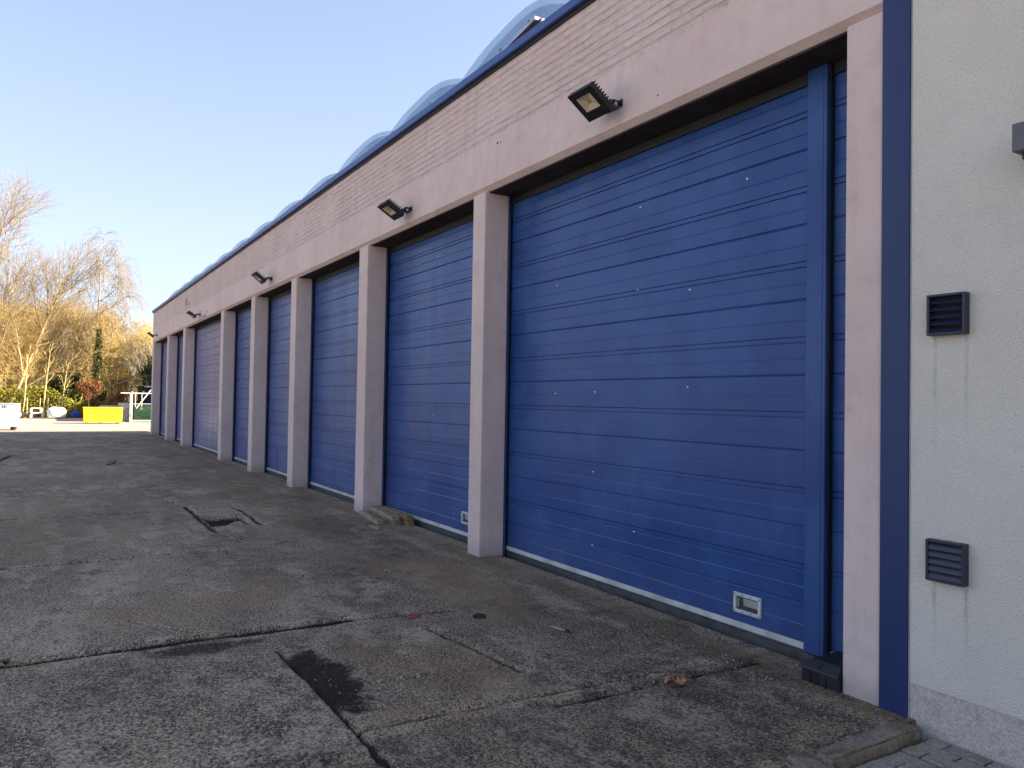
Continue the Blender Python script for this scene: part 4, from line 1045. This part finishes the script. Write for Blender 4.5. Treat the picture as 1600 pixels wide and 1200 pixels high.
ds = thing('dark_shed', 'dark low shed with a white strip light behind the tube rack', 'shed', (-60, 4.0, 0))
m = MB(); m.box(-1.5, 1.5, -2.0, 3.5, 0, 2.2); m.build('wall', plain('black_boards', (.012, .013, .018), .7, .3, 3), ds)
m = MB(); m.box(-1.65, 1.65, -2.15, 3.65, 2.203, 2.29); m.build('roof', plain('dark_roof_sheet', (.02, .022, .026), .6), ds)
m = MB(); m.box(1.66, 1.72, -1.9, -1.05, 2.20, 2.30); m.box(1.504, 1.53, -2.0, -1.88, 1.7, 1.95); m.build('white_sign', WHANDLE, ds)

# large shed that shades the corner of the trees, hidden behind the warehouse
bs = thing('grey_shed', 'tall grey metal clad shed behind the far end of the warehouse', 'shed', (-50.5, 5.2, 0))
m = MB(); m.box(-21, 0, 0, 16, 0, 4.85); m.build('wall', plain('grey_cladding', (.2, .21, .22), .6, .1, 1), bs)
m = MB(); m.box(-21.2, .2, -.2, 16.2, 4.853, 5.05); m.build('roof', ROOFM, bs)

# white bag, blue bundle
def crumple(name, lb, cat, loc, sx, sy, sz, mat, seed, folds=.12, rz=0):
    bm = bmesh.new(); bmesh.ops.create_icosphere(bm, subdivisions=5, radius=1)
    for v in bm.verts:
        p = v.co.copy(); n = p.normalized()
        q = Vector([math.copysign(abs(c)**.55, c) for c in n])
        f = 1+folds*(float(fbm(np.array(n.x*2.3+n.z+seed), np.array(n.y*2.3+n.z*1.7), seed, 4))-.5)*2+folds*.5*abs(math.sin(n.x*7+n.y*5+n.z*3+seed))
        v.co = Vector((q.x*sx*f, q.y*sy*f, max(0, (q.z*.5+.5)*sz*(1+.5*(f-1)))))
    me = bpy.data.meshes.new(name); bm.to_mesh(me); bm.free(); me.materials.append(mat)
    me.polygons.foreach_set('use_smooth', [True]*len(me.polygons))
    o = bpy.data.objects.new(name, me); link(o); o.location = loc; o.rotation_euler = (0, 0, rz); return tag(o, lb, cat)
crumple('covered_bag', 'bulky crumpled white bag at the edge of the trees', 'bag', (-59.4, -3.05, 0), .5, .52, .74, plain('white_woven_plastic', (.72, .71, .70), .6, .06), 3)
crumple('blue_bundle', 'small blue tarpaulin bundle in the shade by the beech trunk', 'bundle', (-62.2, -1.88, 0), .3, .27, .45, plain('blue_tarpaulin', (.02, .10, .48), .5, .2), 8)

# white generator cabinet with lettering
WCAB = plain('white_cabinet_paint', (.74, .73, .71), .45, .06)
gc = thing('generator_cabinet', 'white generator cabinet with black louvres and lettering at the left edge', 'cabinet', (-40.95, -5.35, 0), rz=R(-5))
m = MB(); m.box(-.5, .5, -.75, .55, .16, 1.14); m.build('body', WCAB, gc, .02, 2)
m = MB(); m.box(-.52, .52, -.77, .57, 1.142, 1.19); m.build('lid', WCAB, gc, .012, 1)
m = MB(); m.box(-.4, .4, -.65, -.5, 0, .159); m.box(-.4, .4, .3, .45, 0, .159); m.each('skid', RUBBER, gc)
m = MB(); m.box(.57, .63, -.32, -.22, .0, .55); m.box(.5, .63, -.32, -.22, .45, .55); m.build('leg', WCAB, gc)
for k in range(5):
    m = MB(); m.box(.502, .512, -.6, -.08, .90-k*.105, .945-k*.105); m.build('louvre', BLACK, gc)
def text(s, size, loc, mat, parent, bold=0., shear=0.):
    cu = bpy.data.curves.new('lettering', 'FONT'); cu.body = s; cu.size = size; cu.extrude = .003; cu.offset = bold; cu.shear = shear
    o = bpy.data.objects.new('tmp', cu); link(o); bpy.context.view_layer.update()
    dg = bpy.context.evaluated_depsgraph_get(); me = bpy.data.meshes.new_from_object(o.evaluated_get(dg)); bpy.data.objects.remove(o)
    me.materials.clear(); me.materials.append(mat)
    q = bpy.data.objects.new('lettering', me); link(q); q.parent = parent; q.location = loc; q.rotation_euler = (R(90), 0, R(90)); return q
text('B', .22, (.505, -.24, .97), BLACK, gc, .012, .2); text('W', .20, (.505, -.06, .97), BLACK, gc, 0, .25)
m = MB()
for k in range(5): m.box(.501, .504, .0, .42-.06*(k % 2), .80-k*.09, .818-k*.09)
m.build('small_print', plain('grey_print', (.3, .3, .3), .6), gc)
m = MB(); m.box(.501, .506, -.75, -.3, 1.05, 1.10); m.build('stripe', BLACK, gc)

# wheel, planks, crate by the trees
def tyre():
    r = thing('loose_wheel', 'dark wheel standing by the first staked tree', 'wheel', (-57.5, -5.12, .32), rz=R(20))
    m = MB(); V = []; K, J = 22, 10
    for i in range(K):
        a = 2*math.pi*i/K
        for j in range(J):
            b = 2*math.pi*j/J; rr_ = .22+.09*math.cos(b); V.append((.09*math.sin(b), rr_*math.cos(a), rr_*math.sin(a)))
    m.add(V, [(i*J+j, i*J+(j+1) % J, ((i+1) % K)*J+(j+1) % J, ((i+1) % K)*J+j) for i in range(K) for j in range(J)]); m.build('tyre', RUBBER, r, smooth=True)
    m = MB(); m.tube([(-.06, 0, 0), (.06, 0, 0)], .15, 18); m.build('rim', ALU, r)
tyre()
for k, (y, z, a, lb) in enumerate(((-4.72, .0, 8, 'reddish board lying lowest in the heap between the staked trees'), (-4.55, .14, -22, 'reddish board leaning across the heap between the staked trees'), (-4.42, .27, 14, 'topmost reddish board on the heap between the staked trees'))):
    m = MB(); m.box(-.5, .5, -.28, .28, 0, .13); o = m.build('old_board', WSCRAP, None, .01, 1); o.location = (-60.6, y, z); o.rotation_euler = (0, 0, R(a)); tag(o, lb, 'board', 'old boards heaped between the staked trees')
cr = thing('metal_crate', 'pale metal frame crate with a dark lower panel, between the staked trees', 'crate', (-59.8, -4.2, 0), rz=R(8))
m = MB()
for sx in (-.28, .28):
    for sy in (-.29, .29): m.box(sx-.03, sx+.03, sy-.03, sy+.03, 0, .70)
for z in (.03, .36, .68):
    for s in (-.28, .28): m.box(s-.02, s+.02, -.259, .259, z-.025, z+.025); m.box(-.249, .249, s-.02, s+.02, z-.022, z+.022)
m.build('frame', WTUBE, cr)
m = MB(); m.box(.262, .27, -.22, .26, .06, .33); m.build('panel', plain('dark_panel', (.03, .035, .04), .4), cr)
